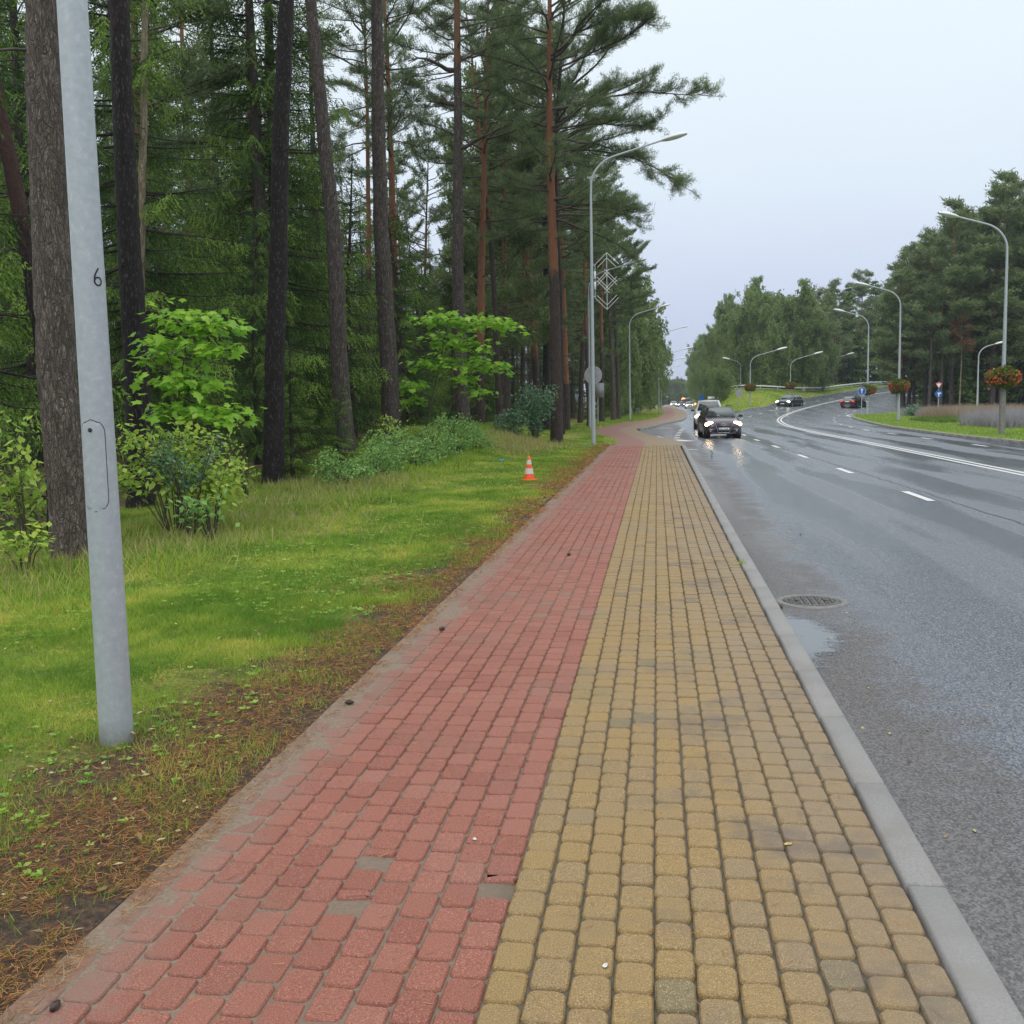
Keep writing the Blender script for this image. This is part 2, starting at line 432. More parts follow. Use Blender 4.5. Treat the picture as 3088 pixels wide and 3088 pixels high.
def sand_mat():
    m, n, l, b = newmat('joint_sand'); w = worldpos(n, l)
    f = noise(n, l, w, 60, 6, .7); g = noise(n, l, w, 2.5, 4)
    c = ramp(n, l, f, [(.3, (.13, .094, .068)), (.7, (.27, .20, .145))])
    c = mixc(n, l, rng_(n, l, sxyz(n, l, w)[0], -1.6, -1.1, 0, .55), c, (.15, .108, .082))
    c = mixc(n, l, rng_(n, l, sxyz(n, l, w)[0], -.7, -.3), c, (.075, .066, .05))
    c = mixc(n, l, mth(n, l, 'MULTIPLY', g, .15), c, (.09, .09, .05))
    l.new(c, b.inputs['Base Color']); b.inputs['Roughness'].default_value = .85
    bump(n, l, f, .5, .004, b); return m
M['sand'] = sand_mat()

def kerb_mat():
    m, n, l, b = newmat('kerb_concrete'); w = worldpos(n, l)
    oi = n.new('ShaderNodeObjectInfo')
    f = noise(n, l, w, 90, 5, .7); g = noise(n, l, w, 3, 5)
    c = ramp(n, l, f, [(.3, (.17, .163, .16)), (.7, (.275, .265, .258))])
    c = mixc(n, l, rng_(n, l, g, .42, .7, 0, .6), c, (.17, .16, .145))
    c = mixc(n, l, mth(n, l, 'MULTIPLY', oi.outputs['Random'], .3), c, (.23, .225, .22))
    l.new(c, b.inputs['Base Color']); b.inputs['Roughness'].default_value = .6
    bump(n, l, f, .25, .002, b); return m
M['kerb'] = kerb_mat()

def asphalt_mat():
    m, n, l, b = newmat('wet_asphalt'); w = worldpos(n, l); x = sxyz(n, l, w)
    agg = n.new('ShaderNodeTexVoronoi'); agg.inputs['Scale'].default_value = 95; l.new(w, agg.inputs['Vector'])
    fine = noise(n, l, w, 75, 4, .75)
    mpn = n.new('ShaderNodeMapping'); mpn.inputs['Scale'].default_value = (1.1, .10, 1); l.new(w, mpn.inputs[0])
    streak = noise(n, l, mpn.outputs[0], 1.1, 2.5, .5, .3)
    blot = noise(n, l, w, .9, 5, .62)
    edge = mth(n, l, 'ADD', x[0], mth(n, l, 'MULTIPLY', mth(n, l, 'SUBTRACT', noise(n, l, w, 1.6, 5, .65), .5), 1.5))
    dirt = rng_(n, l, edge, 1.95, 1.35)
    cell = n.new('ShaderNodeSeparateColor'); l.new(agg.outputs['Color'], cell.inputs[0])
    mixv = mth(n, l, 'ADD', mth(n, l, 'MULTIPLY', cell.outputs[1], .55), mth(n, l, 'MULTIPLY', fine, .5))
    base = ramp(n, l, mixv, [(.30, (.012, .016, .024)), (.54, (.056, .068, .092)), (.80, (.20, .23, .285))])
    base = mixc(n, l, rng_(n, l, cell.outputs[0], .86, .95), base, (.16, .16, .16))
    base = mixc(n, l, mth(n, l, 'MULTIPLY', blot, .2), base, (.05, .058, .078))
    base = mixc(n, l, mth(n, l, 'MULTIPLY', dirt, .85), base, ramp(n, l, mixv, [(.30, (.016, .013, .012)), (.78, (.125, .108, .098))]))
    l.new(base, b.inputs['Base Color'])
    # wheel tracks hold a film of water
    ph = mth(n, l, 'MULTIPLY', mth(n, l, 'SINE', mth(n, l, 'MULTIPLY', mth(n, l, 'SUBTRACT', x[0], 2.05), 3.5)), rng_(n, l, x[1], 85, 45))
    film = mth(n, l, 'ADD', mth(n, l, 'MULTIPLY', ph, .13), mth(n, l, 'MULTIPLY_ADD', mth(n, l, 'SUBTRACT', streak, .5), rng_(n, l, x[1], 80, 30, .18, 1.35), .53))
    r = rng_(n, l, film, .34, .70, .40, .16)
    r = mth(n, l, 'ADD', r, mth(n, l, 'MULTIPLY', dirt, .22))
    l.new(r, b.inputs['Roughness']); b.inputs['Specular IOR Level'].default_value = 1.0
    h = mth(n, l, 'ADD', agg.outputs['Distance'], mth(n, l, 'MULTIPLY', fine, .6))
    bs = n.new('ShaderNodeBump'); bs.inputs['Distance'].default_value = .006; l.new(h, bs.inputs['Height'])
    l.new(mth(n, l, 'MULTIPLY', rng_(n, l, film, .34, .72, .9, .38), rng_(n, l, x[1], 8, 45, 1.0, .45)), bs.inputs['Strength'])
    l.new(bs.outputs[0], b.inputs['Normal'])
    return m
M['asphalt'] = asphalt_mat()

def paint_mat():
    m, n, l, b = newmat('road_paint'); w = worldpos(n, l)
    f = noise(n, l, w, 25, 6, .75)
    c = ramp(n, l, f, [(.28, (.28, .28, .28)), (.45, (.68, .68, .66))])
    l.new(c, b.inputs['Base Color']); b.inputs['Roughness'].default_value = .4
    bump(n, l, noise(n, l, w, 130, 3), .3, .003, b); return m
M['paint'] = paint_mat()

def verge_mat():
    m, n, l, b = newmat('verge_soil_and_moss'); w = worldpos(n, l); x = sxyz(n, l, w)
    f = noise(n, l, w, 34, 6, .7); g = noise(n, l, w, 3.2, 6, .65); big = noise(n, l, w, .55, 4)
    green = ramp(n, l, g, [(.32, (.10, .14, .03)), (.5, (.25, .30, .05)), (.66, (.42, .40, .065))])
    green = mixc(n, l, rng_(n, l, f, .45, .62, 0, .8), green, (.07, .07, .025))
    soil = ramp(n, l, f, [(.32, (.03, .022, .017)), (.5, (.075, .055, .042)), (.7, (.20, .10, .045))])
    e = mth(n, l, 'ADD', mth(n, l, 'ADD', x[0], rng_(n, l, x[1], 7.5, 4.5, 0, .5)), mth(n, l, 'MULTIPLY', mth(n, l, 'SUBTRACT', g, .5), 2.8))
    c = mixc(n, l, mth(n, l, 'MULTIPLY', rng_(n, l, e, -2.95, -2.15), rng_(n, l, x[1], 44, 40)), green, soil)
    patch = mth(n, l, 'MULTIPLY', rng_(n, l, noise(n, l, w, 1.15, 5, .6), .60, .68, 0, .6), rng_(n, l, x[0], -5.2, -3.6))
    c = mixc(n, l, patch, c, soil)
    # forest floor: brown litter and moss
    wood = ramp(n, l, g, [(.35, (.055, .038, .024)), (.55, (.09, .075, .03)), (.7, (.08, .11, .03))])
    e2 = mth(n, l, 'ADD', x[0], mth(n, l, 'MULTIPLY', mth(n, l, 'SUBTRACT', big, .5), 3.0))
    c = mixc(n, l, rng_(n, l, e2, -6.8, -8.6), c, wood)
    l.new(c, b.inputs['Base Color']); b.inputs['Roughness'].default_value = .9; b.inputs['Specular IOR Level'].default_value = .2
    bump(n, l, mth(n, l, 'ADD', f, g), .9, .03, b); return m
M['verge'] = verge_mat()

def lawn_mat():
    m, n, l, b = newmat('lawn_ground'); w = worldpos(n, l)
    f = noise(n, l, w, 9, 6, .7); g = noise(n, l, w, .35, 4)
    c = ramp(n, l, f, [(.3, (.11, .17, .03)), (.7, (.20, .27, .05))])
    c = mixc(n, l, rng_(n, l, g, .45, .65, 0, .6), c, (.22, .24, .06))
    l.new(c, b.inputs['Base Color']); b.inputs['Roughness'].default_value = .9; b.inputs['Specular IOR Level'].default_value = .2
    bump(n, l, f, .8, .05, b); return m
M['lawn'] = lawn_mat()
M['wood_floor'] = plain('woodland_floor', (.06, .06, .028), .9, vary=.5, scale=1.5, spec=.2)
M['grass'] = foliage('grass_blade', (.13, .26, .03), (.30, .43, .055), (.55, .53, .11), .35, .6)
M['dry_grass'] = foliage('dry_grass', (.26, .27, .09), (.48, .42, .18), None, .3, .6)
M['litter_needles'] = foliage('litter_needles', (.16, .07, .025), (.40, .19, .06), (.50, .30, .12), .1, .7)
M['clover'] = foliage('broad_leaf_weed', (.15, .30, .05), (.30, .48, .08), (.42, .58, .13), .3, .5)
M['lavender'] = foliage('feather_grass', (.24, .24, .24), (.36, .35, .38), (.44, .42, .43), .4, .7)
M['tan_grass'] = foliage('tan_grass', (.28, .22, .16), (.42, .33, .25), None, .4, .7)
M['hedge_green'] = foliage('hedge_green', (.09, .16, .03), (.18, .28, .05), None, .3)

# ------------------------------------------------------------------ ground regions
def resample(P, step):
    out = []
    for a, b_ in zip(P[:-1], P[1:]):
        a = np.array(a, float); b_ = np.array(b_, float); k = max(1, int(np.ceil(np.linalg.norm(b_ - a) / step)))
        for i in range(k): out.append(a + (b_ - a) * i / k)
    out.append(np.array(P[-1], float)); return np.array(out)

def smooth_line(P, step, closed=False):
    """Catmull-Rom through the points"""
    P = [np.array(p, float) for p in P]; out = []
    for i in range(len(P) - 1):
        p0 = P[max(i - 1, 0)]; p1 = P[i]; p2 = P[i + 1]; p3 = P[min(i + 2, len(P) - 1)]
        k = max(1, int(np.ceil(np.linalg.norm(p2 - p1) / step)))
        for j in range(k):
            t = j / k
            out.append(.5 * ((2 * p1) + (-p0 + p2) * t + (2 * p0 - 5 * p1 + 4 * p2 - p3) * t * t + (-p0 + 3 * p1 - 3 * p2 + p3) * t ** 3))
    out.append(P[-1]); return np.array(out)

def region(name, poly, zfn, spacing, mat, kind='structure', skirt=.3, inner=None, parent=None):
    poly = np.asarray(poly, float); n = len(poly)
    lo, hi = poly.min(0), poly.max(0)
    pts = []
    for (x0, y0, x1, y1, s) in (inner or [(lo[0], lo[1], hi[0], hi[1], spacing)]):
        gx, gy = np.meshgrid(np.arange(x0 + s * .37, x1, s), np.arange(y0 + s * .41, y1, s))
        pts.append(np.stack([gx.ravel(), gy.ravel()], 1))
    P = np.concatenate(pts)
    # keep only the points inside, by crossing count, and not hugging the edge
    ins = np.zeros(len(P), bool)
    for i in range(n):
        a, b_ = poly[i], poly[(i + 1) % n]
        if a[1] == b_[1]: continue
        c_ = ((a[1] > P[:, 1]) != (b_[1] > P[:, 1])) & (P[:, 0] < (b_[0] - a[0]) * (P[:, 1] - a[1]) / (b_[1] - a[1]) + a[0])
        ins ^= c_
    P = P[ins]
    allp = [Vector(p) for p in poly] + [Vector(p) for p in P]
    V2, E2, F2, *_ = delaunay_2d_cdt(allp, [(i, (i + 1) % n) for i in range(n)], [], 1, 1e-5)
    V2 = np.array([(v.x, v.y) for v in V2]); Z = zfn(V2[:, 0], V2[:, 1])
    mb = MB(); T = np.array([f for f in F2 if len(f) == 3], int)
    a = V2[T[:, 0]]; b_ = V2[T[:, 1]]; c_ = V2[T[:, 2]]
    flip = ((b_[:, 0] - a[:, 0]) * (c_[:, 1] - a[:, 1]) - (b_[:, 1] - a[:, 1]) * (c_[:, 0] - a[:, 0])) < 0
    T[flip] = T[flip][:, ::-1]
    mb.tris(np.c_[V2, Z], T)
    if skirt:
        zt = zfn(poly[:, 0], poly[:, 1])
        V = np.concatenate([np.c_[poly, zt], np.c_[poly, zt - skirt]])
        Q = [[i, (i + 1) % n, n + (i + 1) % n, n + i] for i in range(n)]
        mb.quads(V, Q)
    o = mb.build(name, mat, parent); 
    if parent is None: tag(o, kind=kind)
    return o

# far ground sheet reaching the horizon
mb = MB(); mb.quads([(-900, -200, -.62), (900, -200, -.62), (900, 1500, -.62), (-900, 1500, -.62)], [[0, 1, 2, 3]])
tag(mb.build('ground', M['wood_floor']), kind='structure')

# road: one sheet following the climb of the bend
gx = np.arange(-6, 92, 1.5); gy = np.arange(-12, 420, 2.0)
X, Y = np.meshgrid(gx, gy); Zr = road_z(X, Y)
mb = MB(); nx = len(gx); ny = len(gy)
i = np.arange(ny - 1)[:, None] * nx; j = np.arange(nx - 1)[None, :]
mb.quads(np.stack([X.ravel(), Y.ravel(), Zr.ravel()], 1), np.stack([i + j, i + j + 1, i + nx + j + 1, i + nx + j], -1).reshape(-1, 4))
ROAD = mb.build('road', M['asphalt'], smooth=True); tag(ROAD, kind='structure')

PATH_L = [(-1.91, 40.2), (-1.62, 43.2), (-1.97, 49.06), (-3.2, 56.5), (-3.75, 63.0), (-3.5, 70.0), (-2.66, 82.6), (-.69, 94.9), (.35, 108.7), (.94, 137.9), (1.38, 211.2), (1.5, 300)]
PATH_M = [(-.52, 40.2), (-.52, 44), (-1.1, 50.5), (-2.2, 62), (-2.0, 70), (-1.2, 81), (.8, 95.2), (1.8, 113), (2.4, 141), (3.0, 208), (3.1, 300)]
KERB_R = [(1.015, 40.2), (.95, 44.8), (.15, 50), (-.75, 57.5), (-1.22, 65.3), (-.51, 69.8), (.45, 80.3), (2.26, 95.5), (3.17, 117), (3.87, 144.7), (4.3, 204), (4.4, 300)]
pl = smooth_line(PATH_L, 1.2); pm = smooth_line(PATH_M, 1.2); pk = smooth_line(KERB_R, 1.2)
flat = lambda z: (lambda x, y: np.full(np.shape(x), z, float))
region('cycle_path_bend', np.concatenate([pl, pm[::-1]]), flat(0.0), 3, M['far_red'], skirt=.25)
region('footpath_bend', np.concatenate([pm, pk[::-1]]), flat(0.0), 3, M['far_yellow'], skirt=.25)

# left verge and woodland floor
pl2 = smooth_line(PATH_L, 1.5)
poly = [(-1.9, -8), (-1.9, 0)] + [(-1.9, y) for y in np.arange(2, 40, 1.0)] + [tuple(p) for p in pl2 if p[1] < 299] + [(1.5, 420), (-140, 420), (-140, -8)]
region('verge', poly, verge_z, 1, M['verge'], inner=[(-12, -6, -1.9, 46, .55), (-12, 46, 2, 100, 1.6), (-40, -6, -12, 100, 3), (-140, -6, -40, 420, 12), (-40, 100, 2, 420, 6)], skirt=.3)

# island and its lawn
ISL = [(13.45, -12), (13.43, 40.5), (13.33, 42.2), (13.16, 47.7), (13.22, 52.1), (13.63, 63.8), (15.23, 79.8), (17.02, 94.1), (18.45, 102), (19.1, 104.4), (20.3, 105.4), (22.5, 107), (24.0, 112)]
isl = np.concatenate([resample(ISL[:2], 8)[:-1], smooth_line(ISL[1:], 1.5)])
region('island_lawn', np.concatenate([isl, [(40, 114), (90, 114), (90, -12)]]), bank_z, 3, M['lawn'], skirt=.3)
# bank between the two roads
BANK = [(8.8, 300), (8.28, 231), (7.6, 142), (7.62, 118), (8.1, 112.8), (8.9, 113.2), (10.46, 119.2), (12.04, 122.0), (14.46, 132.3), (17.4, 141.0), (22.35, 155.5), (27.43, 169.6), (35.65, 192.5), (44.19, 213.3), (60, 250)]
bk = smooth_line(BANK, 1.5)
def bank2_z(x, y):
    x = np.asarray(x, float); y = np.asarray(y, float)
    # height of the mound over the kerb line, growing away from it
    d = np.full(x.shape, 1e9)
    for p in bk[::2]: d = np.minimum(d, (x - p[0]) ** 2 + (y - p[1]) ** 2)
    d = np.sqrt(d)
    return road_z(x, y) + .12 + .55 * ss(.5, 6, d)
region('grass_bank', np.concatenate([bk, [(60, 420), (8.8, 420)]]), bank2_z, 2.5, M['lawn'], inner=[(7, 110, 48, 225, 2.2), (8, 225, 60, 420, 12)], skirt=.4)
# woodland floor right of the bend
FLR = [(28.0, 119), (29.6, 128), (31.8, 138), (34.0, 147), (38.5, 160), (48, 185), (62, 215), (95, 260), (140, 260), (140, 119)]
region('woodland_floor', FLR, lambda x, y: road_z(x, y) + .1, 4, M['wood_floor'], skirt=.5)

# ------------------------------------------------------------------ kerbs
def oriented(mesh, p, q, z0, name, parent, z1=None):
    p = np.array(p); q = np.array(q); m_ = (p + q) / 2; L = np.linalg.norm(q - p)
    o = link(name, mesh, parent, (m_[0], m_[1], (z0 + (z0 if z1 is None else z1)) / 2), math.atan2(q[1] - p[1], q[0] - p[0]))
    if z1 is not None: o.rotation_euler = (0, -math.atan2(z1 - z0, L), math.atan2(q[1] - p[1], q[0] - p[0]))
    o.scale = (L, 1, 1); return o
mb = MB(); mb.box((0, 0, -.15), (.986, .135, .30), bev=.009); KST = mb.mesh('kerb_stone', [M['kerb']])
def kerb(name, line, zfn, off=0.0, step=1.0, limit=400):
    root = thing(name, None, None); root['kind'] = 'structure'
    L = resample(line, step) if len(line) == 2 else smooth_line(line, step)
    # walk at equal steps
    d = np.r_[0, np.cumsum(np.linalg.norm(np.diff(L, axis=0), axis=1))]
    s_ = np.arange(0, d[-1], step); X = np.interp(s_, d, L[:, 0]); Yy = np.interp(s_, d, L[:, 1])
    for k in range(len(s_) - 1):
        z = float(zfn(X[k], Yy[k])) + off; z1 = float(zfn(X[k + 1], Yy[k + 1])) + off
        oriented(KST, (X[k], Yy[k]), (X[k + 1], Yy[k + 1]), z, 'kerb_stone', root, z1)
    return root
kerb('footpath_kerb', [(.944, -1.3), (.955, 12.7), (.975, 25), (1.02, 40.8)], flat(0.012))
kerb('bay_kerb', [(x + .075, y) for x, y in [(-1.15, 65.6), (-.51, 69.8), (.45, 80.3), (2.26, 95.5), (3.17, 117), (3.87, 144.7), (4.2, 190)]], flat(0.012), step=1.5)
kerb('island_kerb', [(x - .06, y) for x, y in ISL[0:2]] + [(x - .06, y) for x, y in ISL[2:]], lambda x, y: road_z(x, y) + .13, step=1.25)
kerb('bank_kerb', [(x + .05, y - .05) for x, y in BANK[2:14]], lambda x, y: road_z(x, y) + .13, step=2.0)

# ------------------------------------------------------------------ paving stones
random.seed(4); rng = np.random.default_rng(7)
CW, RH = .1264, .175
def stone_profile(w, l, gap, cham, z):
    hw, hl = w / 2 - gap, l / 2 - gap * 1.7
    c_ = cham
    ring = [(-hw + c_, -hl), (hw - c_, -hl), (hw - c_ * .3, -hl + c_ * .3), (hw, -hl + c_), (hw, hl - c_), (hw - c_ * .3, hl - c_ * .3), (hw - c_, hl), (-hw + c_, hl), (-hw + c_ * .3, hl - c_ * .3), (-hw, hl - c_), (-hw, -hl + c_), (-hw + c_ * .3, -hl + c_ * .3)]
    return np.array(ring)
def stone_geo(w=CW, l=RH, gap=.0026, cham=.02, jit=.0018, r=None):
    r = r or rng
    R0 = stone_profile(w, l, gap, cham, 0); R0 = R0 + r.normal(0, jit, R0.shape)
    R1 = R0 * np.array([(w / 2 - gap - .0065) / (w / 2 - gap), (l / 2 - gap - .0065) / (l / 2 - gap)])
    n = len(R0); V = np.concatenate([np.c_[R0, np.full(n, -.03)], np.c_[R0, np.full(n, -.0075)], np.c_[R1, np.full(n, 0)]])
    Q = []
    for lvl in range(2):
        for k in range(n): Q.append([lvl * n + k, lvl * n + (k + 1) % n, (lvl + 1) * n + (k + 1) % n, (lvl + 1) * n + k])
    T = [[2 * n, 2 * n + k, 2 * n + k + 1] for k in range(1, n - 1)]
    return V, np.array(Q), np.array(T)
def tint_of(col_frac, yellow):
    t = rng.beta(2.2, 2.2) * .8
    if yellow and rng.random() < .012 + .035 * col_frac: t = .97
    if not yellow and rng.random() < .015: t = .98
    return t
NV = 14
def variants(mat, name):
    out = []
    for k in range(NV):
        V, Q, T = stone_geo(cham=.024 if 'yellow' in mat else .021); mb = MB(); t = (k + .5) / NV if k < NV - 1 else .98
        mb.quads(V, Q, 0, t); mb.tris(V, T, 0, t); out.append((mb.mesh(name, [M[mat]]), t))
    return out
BROKEN = [(-1.13, 3.83), (-.60, 3.56), (-1.05, 3.38)]
def lay(name, x0, ncol, mat, stone, phase):
    root = thing(name, None, None); root['kind'] = 'structure'
    var = variants(mat, stone); cells = []
    for c_ in range(ncol):
        off = (c_ % 2) * RH / 2 + phase + rng.normal(0, .004)
        for r_ in range(int((41.0 - 1.3) / RH)):
            y = 1.3 + off + r_ * RH
            if y > 40.95: continue
            cells.append((x0 + (c_ + .5) * CW + .0015 * math.sin(y * 1.7 + c_), y + rng.normal(0, .0012), c_ / ncol))
    # perspective size decides which are singled out
    vis = [q for q in cells if q[1] > 2.45 - .12 * (q[0] + 1.9) and q[1] > 2.35]
    vis.sort(key=lambda q: q[1] ** 2 + q[0] ** 2)
    near = set(vis[:300]); mb = MB()
    for q in cells:
        x, y, cf = q; broken = mat == 'paver_red' and any(abs(x - bx) < CW * .5 and abs(y - by) < RH * .5 for bx, by in BROKEN)
        dz = rng.normal(0, .0017) + .004 * math.sin(x * 2.3 + 1) * math.sin(y * .8); sx, sy = rng.normal(0, .022, 2); rz = rng.normal(0, .006)
        t = tint_of(cf, mat == 'paver_yellow')
        if rng.random() < .012: dz -= .005
        if broken:
            V, Q, T = stone_geo(l=RH * .36, cham=.012, jit=.004); mb2 = MB(); mb2.quads(V, Q, 0, .3); mb2.tris(V, T, 0, .3)
            o = mb2.build('broken_paver', M[mat], root, loc=(x, y + RH * .30, .003)); o.rotation_euler = (.04, 0, .05)
            o['label'] = 'red paving stone broken off short with bare sand before it'
            continue
        if q in near:
            me = min(var, key=lambda v: abs(v[1] - t) + rng.random() * .04)[0]
            o = link(stone, me, root, (x, y, dz)); o.rotation_euler = (sx * .35, sy * .35, rz)
        else:
            V, Q, T = stone_geo(cham=.024 if mat == 'paver_yellow' else .021)
            V = V * np.array([1, 1, 1.]); V[:, 2] += V[:, 0] * sy * .35 + V[:, 1] * sx * .35
            V = V + np.array([x, y, dz]); mb.quads(V, Q, 0, t); mb.tris(V, T, 0, t)
    o = mb.build('paving', M[mat], root); o['kind'] = 'stuff'
    return root
lay('cycle_path', -.52 - 11 * CW, 11, 'paver_red', 'red_paver', .0)
lay('footpath', -.52, 11, 'paver_yellow', 'yellow_paver', .05)

# sand bed between and drifting over the stones
def noise2(x, y, s, seed):
    """smooth value noise"""
    r = np.random.default_rng(seed); N = 512; g = r.random((N, N))
    fx = x * s; fy = y * s; ix = np.floor(fx).astype(int); iy = np.floor(fy).astype(int); tx = fx - ix; ty = fy - iy
    tx = tx * tx * (3 - 2 * tx); ty = ty * ty * (3 - 2 * ty)
    q = lambda a, b_: g[a % N, b_ % N]
    return (q(ix, iy) * (1 - tx) + q(ix + 1, iy) * tx) * (1 - ty) + (q(ix, iy + 1) * (1 - tx) + q(ix + 1, iy + 1) * tx) * ty
def fbm(x, y, s, seed): return (noise2(x, y, s, seed) + .5 * noise2(x, y, s * 2.1, seed + 1) + .25 * noise2(x, y, s * 4.3, seed + 2)) / 1.75
mb = MB()
for (x0, x1, y0, y1, st, sty) in ((-1.95, -.52, 1.0, 9, .016, .022), (-1.95, -.52, 9, 41, .03, .12), (-.52, .872, 1.0, 9, .028, .03), (-.52, .872, 9, 41, .28, .4)):
    xs = np.linspace(x0, x1, max(2, int((x1 - x0) / st))); ys = np.linspace(y0, y1, max(2, int((y1 - y0) / sty)))
    X, Y = np.meshgrid(xs, ys); n1 = fbm(X, Y, 3.0, 3); n2 = fbm(X, Y, 14, 8)
    e = ss(-1.50, -1.93, X + (n1 - .5) * .45 + (n2 - .5) * .12)
    Z = -.0125 + .0150 * e + (n2 - .5) * .004 * (X < -.5)
    Z = np.where(X < -.55, Z + .0018, Z - .001)
    for bx, by in BROKEN:
        Z = Z + .0075 * np.exp(-(((X - bx) / .05) ** 2 + ((Y - by + .03) / .06) ** 2))
    nx, ny = len(xs), len(ys); i = np.arange(ny - 1)[:, None] * nx; j = np.arange(nx - 1)[None, :]
    mb.quads(np.stack([X.ravel(), Y.ravel(), Z.ravel()], 1), np.stack([i + j, i + j + 1, i + nx + j + 1, i + nx + j], -1).reshape(-1, 4))
o = mb.build('joint_sand', M['sand'], smooth=True); tag(o, kind='structure')

# ------------------------------------------------------------------ road markings
def strip(name, line, width, zfn, off, step=2.0, mat='paint', taper=False, parent=ROAD):
    L = smooth_line(line, step) if len(line) > 2 else resample(line, step)
    T = np.gradient(L, axis=0); T /= np.linalg.norm(T, axis=1)[:, None]; N = np.stack([-T[:, 1], T[:, 0]], 1)
    A = L + N * width / 2; B = L - N * width / 2; V = np.concatenate([np.c_[A, zfn(A[:, 0], A[:, 1]) + off], np.c_[B, zfn(B[:, 0], B[:, 1]) + off]])
    k = len(L); mb = MB(); mb.quads(V, [[i + k, i + k + 1, i + 1, i] for i in range(k - 1)])
    return mb.build(name, M[mat], parent)
DBL = [(8.45, -8), (8.45, 20), (8.42, 44.46), (8.36, 56.1), (8.48, 65.1), (8.79, 72.7), (9.46, 82.1), (10.5, 92.0), (12.12, 102.9), (14.51, 114.3), (17.78, 126.1), (22.12, 139.7), (26.7, 153.2), (30.95, 164.5), (36.9, 179.8), (46, 200)]
rz8 = lambda x, y: road_z(x, y)
dl = smooth_line(DBL, 2.0); T_ = np.gradient(dl, axis=0); T_ /= np.linalg.norm(T_, axis=1)[:, None]; N_ = np.stack([-T_[:, 1], T_[:, 0]], 1)
for sgn in (1, -1):
    strip('solid_line', [tuple(p) for p in (dl + N_ * .135 * sgn)[::2]], .13, rz8, .006, 1.5)
lane1 = smooth_line([(4.95, -6), (4.82, 19.1), (4.72, 27), (4.62, 34), (4.55, 41.3), (4.45, 53.6), (4.9, 68), (5.9, 83), (8.0, 98), (11.66, 113.6), (15.3, 125.9), (18.2, 134.7), (26, 157), (34, 178)], .5)
def dashes(line, starts, length, width=.14, name='lane_dash'):
    d = np.r_[0, np.cumsum(np.linalg.norm(np.diff(line, axis=0), axis=1))]
    for y0 in starts:
        i0 = np.argmin(abs(line[:, 1] - y0)); s0 = d[i0]; s_ = np.linspace(s0, s0 + length, 5)
        strip(name, list(zip(np.interp(s_, d, line[:, 0]), np.interp(s_, d, line[:, 1]))), width, rz8, .006, 1.0)
dashes(lane1, [-2.4, 4.8, 12.0, 19.1, 26.1, 32.9, 39.8, 46.8, 53.6, 60.5, 67.3, 74, 81, 88, 95, 102, 108.6, 115, 121.5, 128, 134.7, 143, 152], 1.95)
lane2 = smooth_line([(11.7, -6), (11.72, 40.97), (11.6, 47), (11.52, 53), (11.53, 59), (11.79, 65.4), (12.5, 74), (13.6, 83), (15.6, 95), (18.4, 107.5), (22, 120), (27, 136)], .5)
dashes(lane2, [-2, 5, 12, 19, 26, 32.5, 38.9, 46.1, 52.4, 58.8, 65.4, 72, 79, 86, 94, 102, 110, 118, 126], 1.8)
for (x, y) in [(1.0, 51.3), (1.08, 54.4), (1.19, 57.1), (1.31, 60.0), (1.45, 62.9), (1.58, 65.8), (1.77, 69.0)]:
    strip('bay_dash', [(x - .05, y), (x + .02, y + 1.0)], .28, rz8, .006)
strip('bay_line', [(0.0, 70.4), (1.0, 69.9)], .5, rz8, .006)
strip('bay_line', [(1.31, 81.9), (2.14, 81.3)], .5, rz8, .006)
strip('bay_line', [(.80, 49.3), (1.5, 47.4)], .55, rz8, .006)
strip('bay_line', [(1.12, 39.5), (1.5, 39.15)], .22, rz8, .006)
strip('bay_line', [(-.02, 54.7), (.26, 52.4)], .2, rz8, .006)
strip('island_line', [(17.9, 101.2), (18.2, 103.8), (19.0, 106.6), (20.6, 109.5)], .22, rz8, .006)
strip('edge_line', [(17.35, 96.0), (17.7, 99.2), (17.9, 101.2)], .14, rz8, .006)
# cracks sealed with bitumen
M['crack'] = plain('crack_seal', (.012, .012, .012), .5)
def crack(line, w=.035):
    L = smooth_line(line, .35); L = L + rng.normal(0, .025, L.shape)
    strip('crack', [tuple(p) for p in L], w, rz8, .003, .4, 'crack')
crack([(5.35, 5), (5.2, 15), (5.02, 25), (4.75, 36), (4.62, 48), (4.7, 58)], .03)
crack([(1.7, 33), (1.95, 38), (1.75, 42), (2.15, 47), (2.0, 53), (2.2, 62), (2.9, 72)], .05)
crack([(1.1, 42.2), (1.7, 42.0), (2.1, 41.6)], .04)

# puddle beside the kerb: shallow water, stones of the asphalt breaking through towards its rim
m, n, l, b = newmat('puddle_water'); b.inputs['Base Color'].default_value = (.05, .05, .055, 1); b.inputs['Roughness'].default_value = .05; b.inputs['IOR'].default_value = 2.0
w = worldpos(n, l); bump(n, l, noise(n, l, w, 6, 2), .05, .004, b); M['water'] = m
tr = n.new('ShaderNodeBsdfTransparent'); mx = n.new('ShaderNodeMixShader')
dep = mth(n, l, 'ADD', attr(n, 'tint'), mth(n, l, 'ADD', mth(n, l, 'MULTIPLY', mth(n, l, 'SUBTRACT', noise(n, l, w, 75, 4, .75), .5), 1.3), mth(n, l, 'MULTIPLY', mth(n, l, 'SUBTRACT', noise(n, l, w, 5, 4, .6), .5), .9)))
l.new(rng_(n, l, dep, .30, .55), mx.inputs[0]); l.new(tr.outputs[0], mx.inputs[1]); l.new(b.outputs[0], mx.inputs[2]); l.new(mx.outputs[0], n['Material Output'].inputs[0])
NA = 48; a = np.linspace(0, 2 * np.pi, NA, endpoint=False); rings = [.01, .3, .55, .8, 1.0, 1.25]; V, t_ = [], []
